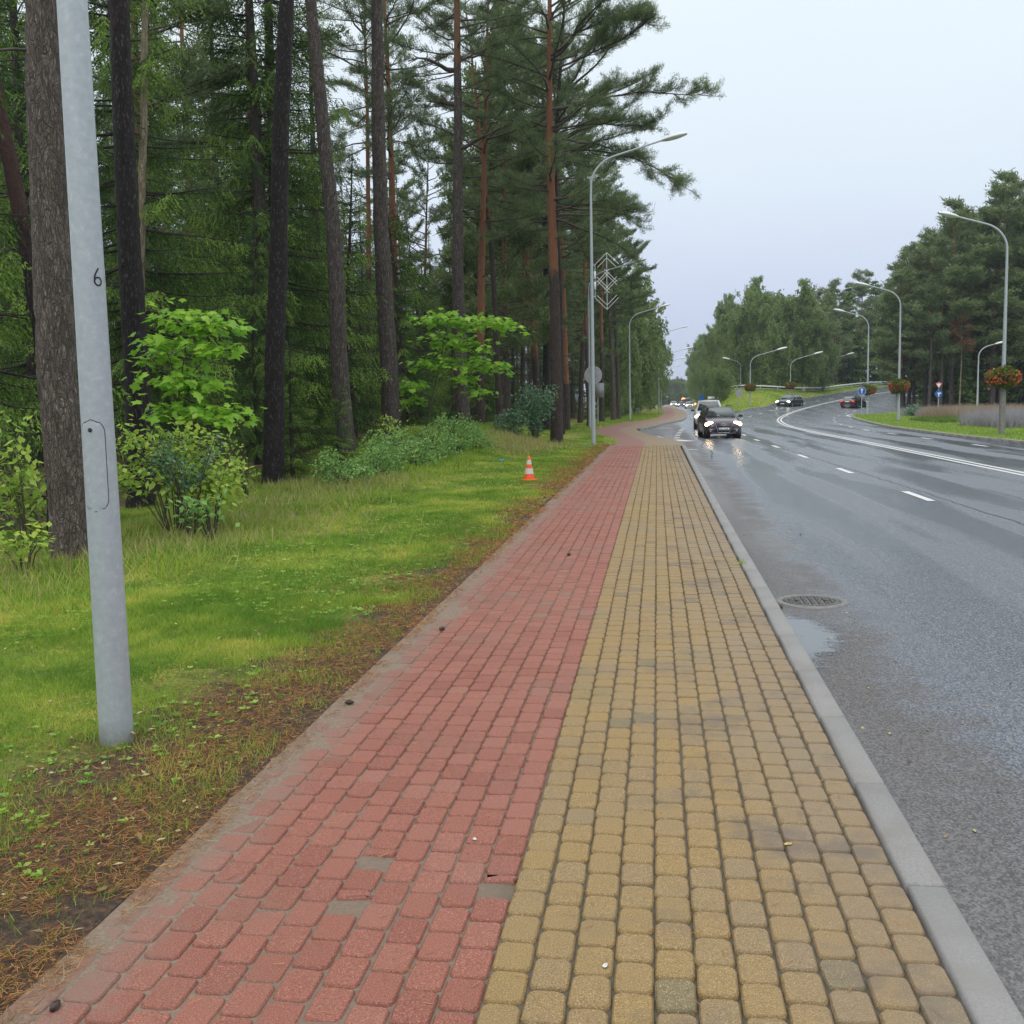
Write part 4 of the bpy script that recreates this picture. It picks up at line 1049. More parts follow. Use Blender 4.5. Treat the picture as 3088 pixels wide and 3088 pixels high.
# dark conifers behind the bank and the hill crest
for k, (x, y, H) in enumerate([(29, 196, 17), (33, 205, 18), (37.5, 216, 17), (42, 226, 16), (47, 238, 17), (53, 250, 18), (26, 200, 17), (31, 222, 18), (37, 236, 19), (44, 250, 19), (52, 268, 20), (60, 262, 18), (24, 215, 18), (60, 285, 20), (68, 275, 19), (72, 300, 20), (50, 290, 20), (22, 232, 18)]):
    place(FS if k % 3 == 0 else FP[k % 3], x, y, float(road_z(min(x, 60), y)) - .2, H, 16 if k % 3 == 0 else 23.5, None, 'dark conifer behind the guardrail at the top of the bend, one of many alike', 'conifers beyond the guardrail')
# the wood right of the bend
RW = [(27.9, 124.5, 16.0), (29.2, 129.5, 18.5), (30.6, 133.0, 20), (31.2, 127.5, 21), (33.0, 123.2, 23.5), (35.4, 128.5, 22), (37.6, 124.0, 25.5), (39.4, 127.0, 27), (41.8, 124.5, 24.5), (43.6, 129, 25), (46.3, 125, 26), (48.2, 130, 24), (34.6, 134, 22), (38, 136, 24), (42, 137, 25), (46, 139, 26), (50, 138, 25), (52, 128, 25), (36.5, 144, 22), (41, 147, 24), (46, 150, 26), (51, 149, 26), (55, 140, 25), (39, 155, 21), (45, 160, 23), (52, 162, 25), (58, 155, 25), (57, 130, 24), (48, 172, 23), (56, 175, 24), (63, 170, 24), (60, 145, 25)]
for k, (x, y, H) in enumerate(RW):
    z = float(road_z(x, y)) + .05
    lab = 'tall green pine in the wood right of the bend, one of many alike'; g_ = 'pines in the wood right of the bend'
    if k == 0: lab, g_ = 'leftmost tall pine of the wood right of the bend, by the road edge', None
    place(FP[k % 3], x, y, z, H * .95, (24, 22, 25)[k % 3], None, lab, g_, .015, 1.5)
for k, (x, y, H) in enumerate([(34, 121.8, 7), (44.5, 122, 6), (51, 123, 9)]):
    place(FS, x, y, .3, H, 16, None, 'low dark spruce at the foot of the wood right of the bend', 'low spruces under the right wood')
for k in range(34):
    x = 31 + (k % 9) * 4.1 + random.uniform(-1.2, 1.2); y = 126 + (k // 9) * 13 + (k % 9) * 1.2 + random.uniform(-3, 3)
    place(FS if k % 2 else FP[k % 3], x + (k // 9) * 3, y, float(road_z(x, y)), random.uniform(9, 15), 16 if k % 2 else 23.5, None, 'darker conifer filling the shade between the pines right of the bend', 'understorey conifers right of the bend', 0, 1.5)
for k, (x, y, H) in enumerate([(34, 212, 15), (39, 224, 15), (45, 236, 15), (51, 244, 15), (57, 252, 16), (26.5, 205, 14), (30, 214, 14), (64, 258, 17), (70, 268, 18), (76, 262, 19), (22.5, 190, 14), (19.5, 196, 16), (33, 200, 19), (36.5, 207, 20), (40.5, 216, 21), (44.5, 224, 22), (49, 234, 22), (54, 243, 22), (29, 192, 17)]):
    place(FS if k % 2 else FP[k % 3], x, y, float(road_z(min(x, 60), y)) - .2, H, 16 if k % 2 else 23.5, None, 'dark conifer behind the guardrail at the top of the bend, one of many alike', 'conifers beyond the guardrail', 0, 1.5)
for k, (x, y, H) in enumerate([(24.5, 178, 14), (20.5, 172, 14.5), (16.2, 168, 13), (13.2, 174, 12), (12.2, 190, 13.5), (10.8, 240, 14), (11, 265, 15), (14, 240, 17)]):
    place(BI[k % 2], x, y, float(road_z(x, y)) + .4, H, 15, None, 'drooping birch on the grass bank between the two roads, one of a close clump', 'birches on the bank between the roads')
for k, (x, y, H) in enumerate([(-8.2, 57, 22), (-10.5, 63, 22), (-6.9, 75, 20), (-9.5, 83, 22), (-6.2, 97, 19), (-10, 97, 21), (-7.6, 117, 21), (-11, 75, 22), (-13, 90, 22), (-5.4, 122, 17), (-6.2, 146, 19)]):
    place(FP[k % 3], x, y, 0, H, 23.5, None, 'bushy-crowned pine behind the left verge past the second lamp post, one of many alike', 'bushy pines behind the left verge', 0, 1.05)
# the dying brown-needled young pine in front of that wood
r = np.random.default_rng(5); ax = Axis([(0, 0, 0), (.1, 0, 5), (0, 0, 9.5)], 9.5)
dp = thing('dead_pine', 'thin dying pine with brown needles in front of the wood right of the bend', 'tree', (32.9, 119.8, .35))
trunk_mb(ax, .09, 9.5, r=r, n=7).build('trunk', M['bark_tan'], dp, True); wd, ndl = MB(), MB()
pine_crown(ax, 9.5, 6.3, 1.5, r, 16, (0, 0), wd, ndl, 6, .25, .08, .8, 6); wd.build('branches', M['twig'], dp); ndl.build('brown_needles', M['dead_needles'], dp)
# three trunks standing at the near corner of the wood
for k, (x, y, H, rr_, lab) in enumerate([(27.9, 125.5, 15, .24, 'thick brown pine trunk at the road edge behind the second flower ball'), (30.0, 121.0, 14, .2, 'left of two close pine trunks right of the second flower ball'), (31.4, 121.8, 15, .2, 'right of two close pine trunks right of the second flower ball')]):
    r = np.random.default_rng(60 + k); ax = Axis([(0, 0, 0), (.15, 0, 6), (-.2, 0, H)], H)
    t_ = thing('pine_tree', lab, 'tree', (x, y, float(road_z(x, y)) + .1)); trunk_mb(ax, rr_, H, orange=(6, 10), r=r, n=9).build('trunk', M['bark_mid'], t_, True)
    wd, ndl = MB(), MB(); pine_crown(ax, H, 5.5, 3.0, r, 26, (-.3, 0), wd, ndl, 5, .34, .11, .6, 5, wires=False); wd.build('branches', M['twig'], t_); ndl.build('needles', M['pine_needles'], t_)

# ---------------- saplings and shrubs
def leaf_mesh(name, mat, tint, lobes=True):
    mb = MB()
    if lobes:
        R_ = [(0, -.02), (.16, .02), (.30, -.04), (.27, .14), (.50, .26), (.33, .33), (.36, .52), (.17, .50), (.14, .70), (0, .98)]
        pts_ = [(x, y) for x, y in R_] + [(-x, y) for x, y in R_[-2:0:-1]]
        c = (0, .28)
    else:
        a = np.linspace(-math.pi / 2, 1.5 * math.pi, 9)[:-1]; pts_ = [(.30 * math.cos(q), .5 + .5 * math.sin(q)) for q in a]; c = (0, .5)
    V = [(c[0], c[1], .03)] + [(x, y, -.12 * abs(x) - .1 * max(0, y - .3) ** 1.5) for x, y in pts_]; k = len(pts_)
    mb.tris(V, [[0, 1 + i, 1 + (i + 1) % k] for i in range(k)], 0, tint); return mb.mesh(name, [M[mat]])
ML = [leaf_mesh('leaf', 'maple_leaf', t) for t in (.05, .25, .45, .65, .9)]
def maple(label, base, sprays, size, seed, stems):
    r = np.random.default_rng(seed); root = thing('maple_sapling', label, 'sapling', base); b0 = np.array(base); wood = MB(); cnt = 0
    for (c, w, n_, st) in sprays:
        c = np.array(c) - b0; S = np.array(stems[st]) - b0
        i0 = int(np.argmin(np.abs(S[:, 2] - (c[2] - .25)))); Pb = np.array([S[i0], (S[i0] + c) / 2 + [0, 0, .05], c]); wood.tube(Pb, [.012, .008, .005], 4, 0, .5, False)
        for q in range(n_):
            off = r.normal(0, 1, 3) * [w * .5, w * .5, w * .16]; p = c + off; d = off + r.normal(0, .15, 3); az_ = math.atan2(d[1], d[0])
            if q % 3 == 0: wood.tube([c + off * .1, c + off * .6 - [0, 0, .02], p], [.005, .004, .002], 3, 0, .5, False)
            o = link('leaf', ML[r.integers(5)], root, tuple(p)); s_ = size * r.uniform(.7, 1.15); o.scale = (s_, s_, s_)
            o.rotation_euler = (r.normal(-.35, .3), r.normal(0, .3), az_ - math.pi / 2 + r.normal(0, .5)); cnt += 1
    # the smaller leaves between, past picking apart
    mb = MB(); tmpl = [(0, 0), (.28, -.04), (.25, .16), (.48, .28), (.33, .5), (.14, .55), (0, .95), (-.14, .55), (-.33, .5), (-.48, .28), (-.25, .16), (-.28, -.04)]
    TP = np.array([(x, y, -.12 * abs(x)) for x, y in tmpl]); TT = [[0, i, i + 1] for i in range(1, 11)]
    for (c, w, n_, st) in sprays:
        c = np.array(c) - b0
        for q in range(int(n_ * 2.6)):
            off = r.normal(0, 1, 3) * [w * .58, w * .58, w * .22]; az_ = math.atan2(off[1], off[0]) - math.pi / 2 + r.normal(0, .6); s_ = size * r.uniform(.5, 1.0)
            Mx = np.array((Matrix.Rotation(az_, 3, 'Z') @ Matrix.Rotation(r.normal(-.4, .35), 3, 'X') @ Matrix.Rotation(r.normal(0, .35), 3, 'Y')))
            mb.tris((TP * s_) @ Mx.T + c + off, TT, 0, min(1, max(0, r.normal(.35, .25))))
    o = mb.build('small_leaves', M['maple_leaf'], root); o['kind'] = 'stuff'
    for S in stems:
        S = np.array(S) - b0; wood.tube(S, np.linspace(.022, .008, len(S)), 6)
    wood.build('stems', M['twig'], root)
maple('maple sapling with tiered bright green leaves between the near lamp post and the flecked pine', (-7.30, 14.5, .1),
      [((-6.75, 14.4, 3.08), .42, 26, 0), ((-6.35, 14.5, 2.95), .38, 20, 0), ((-7.15, 14.5, 2.72), .40, 20, 0), ((-6.3, 14.4, 2.62), .34, 16, 0), ((-6.9, 14.5, 2.2), .42, 22, 0), ((-6.55, 14.4, 2.08), .34, 16, 0),
       ((-7.1, 14.4, 1.74), .38, 16, 0), ((-6.5, 14.4, 1.76), .34, 16, 0), ((-6.1, 14.4, 1.66), .30, 14, 0), ((-7.35, 14.5, 2.5), .26, 9, 0)], .205, 1,
      [[(-7.3, 14.5, .1), (-7.1, 14.5, 1.1), (-6.95, 14.5, 2.0), (-6.75, 14.5, 3.0)]])
maple('light green maple sapling on two thin stems in front of the tall grey pine', (-6.93, 31, .55),
      [((-6.7, 31, 4.35), .55, 20, 0), ((-6.15, 31, 4.3), .6, 24, 0), ((-5.65, 31, 4.15), .5, 18, 1), ((-4.75, 30.8, 4.2), .5, 20, 1), ((-4.4, 30.8, 4.0), .4, 12, 1), ((-6.3, 31, 3.7), .7, 30, 0), ((-5.6, 31, 3.5), .6, 24, 1), ((-6.9, 31, 3.0), .55, 20, 0),
       ((-6.1, 31, 3.0), .65, 26, 0), ((-5.2, 31, 2.9), .6, 22, 1), ((-4.7, 31, 2.75), .4, 10, 1), ((-5.8, 31, 2.5), .5, 18, 1), ((-7.4, 31, 2.35), .45, 18, 0), ((-7.3, 31, 1.9), .35, 12, 0), ((-5.3, 31, 2.1), .4, 12, 1)], .27, 2,
      [[(-7.05, 31, .55), (-6.85, 31, 1.6), (-6.5, 31, 2.9), (-6.2, 31, 4.3)], [(-6.85, 31, .55), (-6.2, 31, 1.7), (-5.6, 31, 2.9), (-4.9, 31, 4.1)]])

def shrub(name, label, base, c, rad, n_, mat, leaf, seed, stems=9, up=.5, cat='shrub', group=None, kind=True):
    """leaf clusters on real twigs inside an ellipsoid"""
    r = np.random.default_rng(seed); root = thing(name, label, cat, base, group=group); b0 = np.array(base); c = np.array(c) - b0; rad = np.array(rad); wood, nd = MB(), MB(); B, D, T = [], [], []
    k = 26; per = max(3, n_ // (stems * k // 3))
    for q in range(stems):
        v = r.normal(0, 1, 3); v /= np.linalg.norm(v); tip = c + v * rad * r.uniform(.5, 1); P = np.array([np.array([v[0] * rad[0] * .12, v[1] * rad[1] * .12, 0]), tip * [.4, .4, .55], tip])
        wood.tube(P, [.012, .008, .003], 4, 0, .5, False)
        for j in range(k // 3):
            f = r.uniform(.35, 1); p = P[1] * (1 - f) + P[2] * f if f > .2 else P[1]; e = p + r.normal(0, .22, 3) * rad; e = (e - c); q_ = np.linalg.norm(e / rad); e = c + e / max(1, q_); wood.tube([p, (p + e) / 2 + [0, 0, .03], e], [.004, .003, .002], 3, 0, .5, False)
            u = r.random(per)[:, None]; tb = r.random(); B.append(p * (1 - u) + e * u + r.normal(0, leaf * .9, (per, 3))); dd = e - p; D.append(np.tile(dd / (np.linalg.norm(dd) + 1e-6), (per, 1)) + r.normal(0, .6, (per, 3))); T.append(np.clip(tb * .7 + r.normal(.15, .12, per), 0, 1))
    B = np.concatenate(B); D = np.concatenate(D); T = np.concatenate(T); B[:, 2] = np.maximum(B[:, 2], .02)
    nd.leaves(B, D, r.uniform(.7, 1.2, len(B)) * leaf, leaf * .68, 0, T, r, up)
    wood.build('twigs', M['twig'], root); o = nd.build('leaves', M[mat], root); o['kind'] = 'stuff'; return root
shrub('hazel_shrub', 'yellow-green round-leaved shrub hiding behind the near lamp post below the maple sapling', G(-6.6, 13.4), (-6.75, 13.5, 1.0), (1.0, .7, .62), 1250, 'bright_leaf', .11, 3, 18, .75)
shrub('hazel_shrub', 'low yellow-green spray of leaves reaching right under the maple sapling', G(-6.0, 13.3), (-6.0, 13.3, .75), (.60, .5, .30), 420, 'bright_leaf', .105, 4, 8, .75)
shrub('honeysuckle_shrub', 'blue-green small-leaved shrub in front of the maple sapling', G(-6.15, 13.0), (-6.15, 12.9, 1.18), (.52, .45, .46), 520, 'blue_leaf', .07, 5, 12, .55)
shrub('hazel_shrub', 'bright sapling leaves at the left edge of the picture beside the thick pine', G(-7.9, 12.0), (-7.95, 12, 1.15), (.6, .5, .6), 330, 'bright_leaf', .12, 6, 7, .75)
shrub('low_seedling', 'low flat sprig of yellow-green leaves at the foot of the thick pine', G(-6.75, 10.2), (-6.7, 10.2, .40), (.5, .3, .06), 110, 'bright_leaf', .10, 7, 6, .85, 'plant')
shrub('low_seedling', 'small green leafy sprig right of the near lamp post in the long grass', G(-5.6, 12.4), (-5.75, 12.3, .55), (.35, .3, .12), 130, 'bush_leaf', .10, 8, 6, .8, 'plant')
shrub('rowan_shrub', 'loose pale green shrub between the maple sapling and the flecked pine', G(-7.6, 18.5), (-7.65, 18.5, 1.0), (.5, .5, .8), 260, 'bright_leaf', .07, 9, 9, .6)
shrub('leafy_bush', 'tall grey-green bush beside the black foot of the big red-topped pine', G(-5.0, 42.6), (-4.85, 42.6, 1.75), (.85, .8, 1.25), 2200, 'blue_leaf', .12, 10, 22, .5)
shrub('leafy_bush', 'lower dark green bush left of the tall grey-green bush', G(-5.75, 42.2), (-5.85, 42.0, 1.0), (.8, .7, .75), 1300, 'blue_leaf', .11, 11, 16, .5)
LB = ['leftmost of the low light green bushes at the wood edge', 'second from the left of the low light green bushes', 'third from the left of the low light green bushes, beneath the stout pine', 'fourth from the left of the low light green bushes', 'low light green bush under the maple stems', 'low light green bush right of the maple stems', 'rightmost of the low light green bushes, before the dark bush']
for k, (x, y, rx, rz_) in enumerate([(-6.5, 20.8, .75, .42), (-6.35, 22.4, .85, .5), (-6.3, 24.2, .85, .52), (-6.2, 26.0, .9, .6), (-6.1, 28.0, .9, .7), (-5.9, 30.0, .85, .75), (-5.6, 31.8, .75, .7)]):
    shrub('low_bush', LB[k], G(x, y), (x, y, float(verge_z(x, y)) + rz_ * .75), (rx, rx, rz_), 1500, 'bush_leaf', .075, 20 + k, 20, .5, group='low bushes along the wood edge')
shrub('small_maple', 'yellowing leafy sprout above the low bushes beside the stout pine', G(-7.2, 27.5), (-7.1, 27.5, 1.25), (.5, .5, .4), 240, 'bright_leaf', .10, 31, 8, .7)
for k, (x, y, H, lab) in enumerate([(-7.85, 21.6, 3.1, 'young spruce with fresh green boughs right of the flecked pine'), (-7.0, 22.2, 2.2, 'smaller young spruce in front of the curved pine'), (-8.9, 45, 3.0, 'young spruce behind the maple stems'), (-7.3, 17.2, .0, '')]):
    if H: place(SPR[2], x, y, float(verge_z(x, y)) - .05, H, 10, k * 1.3, lab, None, 0, 1.35)

# ================================================================== grass, weeds, fallen needles
rg = np.random.default_rng(99)
def scatter(n, x0, x1, y0, y1, pw=1.0):
    """more points where y is small, evenly in x"""
    u = rg.random(n); y = y0 * (y1 / y0) ** (u ** pw); x = rg.uniform(x0, x1, n); return x, y
def edge_x(y):
    pts_ = np.array(PATH_L); return np.where(y < 40, -1.92, np.interp(y, pts_[:, 1], pts_[:, 0]) - .05)
mb = MB(); 
def add_grass(mb, n, x0, x1, y0, y1, h0, h1, w, thr, pw=1.0, seed=5, upn=1.0, tlo=0., thi=1., mat=0, sc=1.6, follow=True):
    x, y = scatter(n, x0, x1, y0, y1, pw)
    e = edge_x(y) if follow else np.full(n, 1e9)
    m = x < e - .02
    dn = fbm(x, y, sc, seed); inner_ = ss(-2.1, -2.8, x - (e + 1.92) * (y > 40) + .5 * (1 - ss(4.5, 7.5, y)) + (fbm(x, y, 1.1, 31) - .5) * 2.0)     # bare worn strip by the path
    keep = m & (rg.random(n) < np.clip(.05 + .30 * (fbm(x, y, 2.6, 77) > .55) + .95 * inner_, 0, 1)) & (dn > thr - .25 * rg.random(n))
    x, y, dn = x[keep], y[keep], dn[keep]; k = len(x)
    d = rg.normal(0, .55, (k, 3)); d[:, 2] = upn
    sc_ = np.clip(y / 7, .8, 4)
    L = rg.uniform(h0, h1, k) * (.45 + 1.3 * fbm(x, y, 5, 19)); tn = np.clip((fbm(x, y, 1.3, 17) - .3) * 1.7 + (fbm(x, y, 9, 18) - .5) * .7 + rg.normal(0, .16, k), tlo, thi)
    B = np.c_[x, y, verge_z(x, y) - .004]
    mb.blades(B, d, L, w * sc_, mat, tn, rg)
add_grass(mb, 210000, -6.5, -1.9, 2.2, 9, .025, .07, .0052, .34, .8)
add_grass(mb, 170000, -9.5, -1.9, 7, 20, .03, .075, .006, .32, .9)
add_grass(mb, 110000, -8.5, -1.6, 18, 60, .03, .07, .006, .30, .9)
add_grass(mb, 30000, -6.0, 1.5, 55, 140, .05, .10, .010, .30, .9)
o = mb.build('grass', M['grass']); tag(o, 'short green and yellowish grass with moss along the left of the path', 'grass', kind='stuff')
mb = MB()
def tall(n, cx, cy, sx, sy, h, w, mat=0):
    x = rg.normal(cx, sx, n); y = rg.normal(cy, sy, n); d = rg.normal(0, .35, (n, 3)); d[:, 2] = 1
    mb.blades(np.c_[x, y, verge_z(x, y)], d, rg.uniform(.5, 1.1, n) * h, w, mat, rg.uniform(0, 1, n), rg, .25)
for (cx, cy, sx, sy, n_, h) in [(-6.3, 11.5, .9, .8, 700, .38), (-5.9, 14, 1.0, 1.2, 900, .34), (-6.4, 17.5, .8, 1.6, 1100, .30), (-5.6, 13, .6, 1, 300, .3), (-7.3, 9.5, 1, 1, 1500, .34), (-5.2, 40, .8, 1.5, 1500, .4), (-6.6, 21, .9, 1.2, 1800, .36), (-5.0, 36, .6, 1.5, 1200, .35)]:
    tall(n_, cx, cy, sx, sy, h, .006 + .0006 * cy)
o = mb.build('long_grass', M['dry_grass']); tag(o, 'long pale seeding grass at the wood edge', 'grass', kind='stuff')
mb = MB(); n_ = 46000; x, y = scatter(n_, -9.5, -4.9, 8, 45, .9); dn = fbm(x, y, .8, 61); k_ = dn > .40; x, y = x[k_], y[k_]; d = rg.normal(0, .4, (len(x), 3)); d[:, 2] = 1
mb.blades(np.c_[x, y, verge_z(x, y)], d, rg.uniform(.07, .24, len(x)), .008 + .0005 * y, 0, np.clip(rg.normal(.45, .25, len(x)), 0, 1), rg, .2)
o = mb.build('rough_grass', M['grass']); tag(o, 'rough knee-high grass under the first pines', 'grass', kind='stuff')
# broad-leaved weeds in the turf
mb = MB()
for (n_, x0, x1, y0, y1, lf) in ((1500, -5.5, -2.2, 2.4, 8, .030), (4200, -8, -2.3, 7, 24, .042)):
    x, y = scatter(n_, x0, x1, y0, y1); k_ = fbm(x, y, .8, 23) > .48; x, y = x[k_], y[k_]
    for cx, cy in zip(x, y):
        q = rg.integers(4, 8); a = rg.uniform(0, 6.28, q); s_ = lf * rg.uniform(.4, 1.5); dd = np.c_[np.cos(a), np.sin(a), np.full(q, .35)]
        c = np.tile([cx, cy, float(verge_z(cx, cy)) + .012], (q, 1)); mb.leaves(c, dd, s_, s_ * .42, 0, rg.random(), rg, .55)
o = mb.build('weeds', M['clover']); tag(o, 'plantain and dandelion rosettes in the turf', 'weeds', kind='stuff')
# rusty pine needles on the worn strip and a few on the stones
mb = MB(); n_ = 150000; x, y = scatter(n_, -3.7, -1.80, 2.0, 42, .85); dn = fbm(x, y, 2.2, 41)
pr = np.exp(-((x + 2.12 + (dn - .5) * .9) / .30) ** 2) + .16 * (x > -3.2); k_ = rg.random(n_) < (pr + .35 * (1 - ss(3, 5.5, y)) * (x > -3.4)) * (dn > .30); x, y = x[k_], y[k_]; d = rg.normal(0, 1, (len(x), 3)); d[:, 2] = abs(d[:, 2]) * .22 + .03
sc_ = np.clip(y / 6, .9, 4); mb.blades(np.c_[x, y, np.maximum(verge_z(x, y), .004) + rg.uniform(0, .018, len(x))], d, rg.uniform(.035, .065, len(x)), .0028 * sc_, 0, rg.random(len(x)), rg)
o = mb.build('fallen_needles', M['litter_needles']); tag(o, 'rust-coloured fallen pine needles along the edge of the red path', 'pine needles', kind='stuff')
mb = MB(); n_ = 420; x = rg.uniform(-1.85, .85, n_); y = 2.3 * (20 / 2.3) ** rg.random(n_); d = rg.normal(0, 1, (n_, 3)); d[:, 2] = .02
B = np.c_[x, y, np.full(n_, .004)]; mb.blades(B, d, .055, .0022, 0, rg.uniform(.5, 1, n_), rg); d2 = d + rg.normal(0, .25, d.shape); d2[:, 2] = .03; mb.blades(B, d2, .05, .0022, 0, rg.uniform(.5, 1, n_), rg)
o = mb.build('needles_on_stones', M['litter_needles']); tag(o, 'single yellow pine needles lying on the paving stones', 'pine needles', kind='stuff')
mb = MB(); n_ = 620; x = np.r_[rg.uniform(-3.6, -1.9, 520), rg.uniform(1.1, 2.3, 100)]; y = 2.3 * (16 / 2.3) ** rg.random(n_); z = np.where(x > 1, -.115, verge_z(x, y) + .02); d = rg.normal(0, 1, (n_, 3)); d[:, 2] = .1
x = np.r_[x, rg.uniform(-7.5, -2.6, 700)]; y = np.r_[y, 2.8 * (22 / 2.8) ** rg.random(700)]; z = np.r_[z, verge_z(x[n_:], y[n_:]) + .045]; n_ += 700; d = rg.normal(0, 1, (n_, 3)); d[:, 2] = .25
mb.leaves(np.c_[x, y, z], d, rg.uniform(.015, .05, n_), .018, 0, rg.random(n_), rg, .8)
M['leaf_litter'] = foliage('leaf_litter', (.10, .06, .03), (.34, .24, .12), (.5, .46, .22), .2, .6)
o = mb.build('fallen_leaves', M['leaf_litter']); tag(o, 'small fallen leaves scattered on the soil strip and the gutter', 'fallen leaves', kind='stuff')

def lump(name, label, cat, loc, size, mat, seed, flat_=.6, n=10):
    r = np.random.default_rng(seed); mb = MB(); prof = [(.001, 0)] + [(size * math.sin(math.pi * k / 6) * r.uniform(.8, 1.1), size * flat_ * (1 - math.cos(math.pi * k / 6))) for k in range(1, 6)] + [(.001, size * flat_ * 2)]
    mb.lathe(prof, n); me = mb.mesh(name, [M[mat]]); co = np.empty(len(me.vertices) * 3, np.float32); me.vertices.foreach_get('co', co); co += r.normal(0, size * .10, co.shape); me.vertices.foreach_set('co', co)
    o = link(name, me, None, loc, r.uniform(0, 3)); o.scale = (1.35, .8, 1); return tag(o, label, cat)
lump('pine_cone', 'brown pine cone on the sandy path edge at the bottom left corner', 'pine cone', (-1.76, 2.66, .002), .018, 'cone_brown', 1)
lump('pine_cone', 'nearer of the two cones on the sandy edge of the red path', 'pine cone', (-1.80, 5.75, .004), .022, 'cone_brown', 2)
lump('pine_cone', 'farther of the two cones on the sandy edge of the red path', 'pine cone', (-1.66, 7.75, .003), .024, 'cone_brown', 3)
lump('pine_cone', 'small dark cone lying on the red stones far ahead', 'pine cone', (-1.0, 11.7, .003), .026, 'cone_brown', 4)
lump('pebble', 'small white pebble on a yellow paving stone near the bottom', 'pebble', (-.165, 3.06, .003), .0095, 'litter_pale', 5, .3)
lump('pebble', 'pale pebble lying on the red stones', 'pebble', (-.735, 3.95, .002), .009, 'litter_pale', 6, .3)
lump('yellow_leaf', 'curled pale leaf on a yellow paving stone toward the kerb', 'leaf', (.505, 4.02, .003), .013, 'leaf_yellow', 7, .2)
lump('blue_bag', 'crumpled bright blue plastic scrap on the grass left of the traffic cone', 'litter', G(-4.38, 29.0), .12, 'litter_blue', 8, .25)
lump('blue_bag', 'smaller cyan scrap in the grass at the foot of the second lamp post', 'litter', G(-2.75, 40.6), .09, 'litter_blue', 9, .25)
lump('stone', 'dark clod lying at the edge of the manhole cover by the kerb', 'stone', (1.07, 9.3, -.118), .03, 'cone_brown', 10)
# tuft in the kerb joint
mb = MB(); n_ = 26; mb.blades(np.tile([.885, 11.1, 0], (n_, 1)) + rg.normal(0, .02, (n_, 3)) * [1, 1, 0], rg.normal(0, .6, (n_, 3)) + UP, .09, .006, 0, rg.random(n_), rg)
o = mb.build('grass_tuft', M['grass']); tag(o, 'little grass tuft sprouting between the yellow stones and the kerb', 'grass tuft')

# ================================================================== lamp posts
def arm_path(H, reach, side, rise=1.3):
    P = [(0, 0, H - rise - .9)]
    for k in range(1, 9):
        a = k / 8 * math.radians(74); P.append((side * 1.25 * (1 - math.cos(a)), 0, H - rise - .5 + 1.25 * math.sin(a) * .92))
    e = P[-1]; P.append((side * reach, 0, e[2] + (reach - abs(e[0])) * math.tan(math.radians(15)))); return P
def lamp(label, loc, H, side=1, reach=2.7, r0=.085, rz=0, group=None, head=1.0, base_mat='galv', n=14):
    root = thing('street_lamp', label, 'street lamp', loc, rz, group)
    ap = arm_path(H, reach, side)
    mb = MB(); zs = np.linspace(-.05, ap[0][2], 12); mb.tube([(0, 0, z) for z in zs], np.interp(zs, [0, ap[0][2]], [r0, r0 * .55]), 28 if loc[1] < 10 else n)
    mb.build('pole', M['galv'], root, True)
    mb = MB(); mb.tube(ap, np.linspace(r0 * .52, r0 * .38, len(ap)), 10); mb.build('arm', M['galv'], root, True)
    e = np.array(ap[-1]); d = np.array([side * math.cos(math.radians(12)), 0, math.sin(math.radians(12))]); 
    def ell(z0, z1, mat, name, par):
        mb = MB(); V = []; N = 12; K = 8
        for i in range(K + 1):
            t = i / K; w = .17 * head * math.sin(math.pi * (.08 + .86 * t)) ** .6; h = .10 * head * math.sin(math.pi * (.1 + .8 * t)) ** .7
            for j in range(N):
                a = math.pi * (j / (N - 1)); q = math.cos(a) * w; zz = math.sin(a) * h * (1 if z1 > 0 else -.75)
                V.append(e + d * (t - .05) * .78 * head + np.array([0, q, zz]))
        V = np.array(V); mb.quads(V, [[i * N + j, i * N + j + 1, (i + 1) * N + j + 1, (i + 1) * N + j] for i in range(K) for j in range(N - 1)])
        return mb.build(name, M[mat], par, True)
    h_ = ell(0, 1, 'lamp_white', 'lamp_head', root); ell(0, -1, 'lamp_glass', 'lamp_glass', h_)
    return root
# near post with hatch and number
near = lamp('tall galvanised lamp post close by on the left, with hatch and black number 6', (-2.81, 4.93, 0), 11.6, 1, 2.7, .086)
ang_cam = math.atan2(-4.93, 2.81)
def cyl_patch(mb, pts2, rad, thick, center, zc, close=True):
    """2-D outline (arc length, height) laid on the post and extruded outward"""
    a = [center + p[0] / rad for p in pts2]; n_ = len(pts2)
    inn = [((rad) * math.cos(q), (rad) * math.sin(q), zc + p[1]) for q, p in zip(a, pts2)]; out = [((rad + thick) * math.cos(q), (rad + thick) * math.sin(q), zc + p[1]) for q, p in zip(a, pts2)]
    V = inn + out; mb.quads(V, [[i, (i + 1) % n_, n_ + (i + 1) % n_, n_ + i] for i in range(n_)]); return V
def rrect(w, h, r_, k=8):
    P = []
    for cx, cy, a0 in ((w - r_, h - r_, 0), (-w + r_, h - r_, 90), (-w + r_, -h + r_, 180), (w - r_, -h + r_, 270)):
        for i in range(k + 1): a = math.radians(a0 + 90 * i / k); P.append((cx + r_ * math.cos(a), cy + r_ * math.sin(a)))
    return P
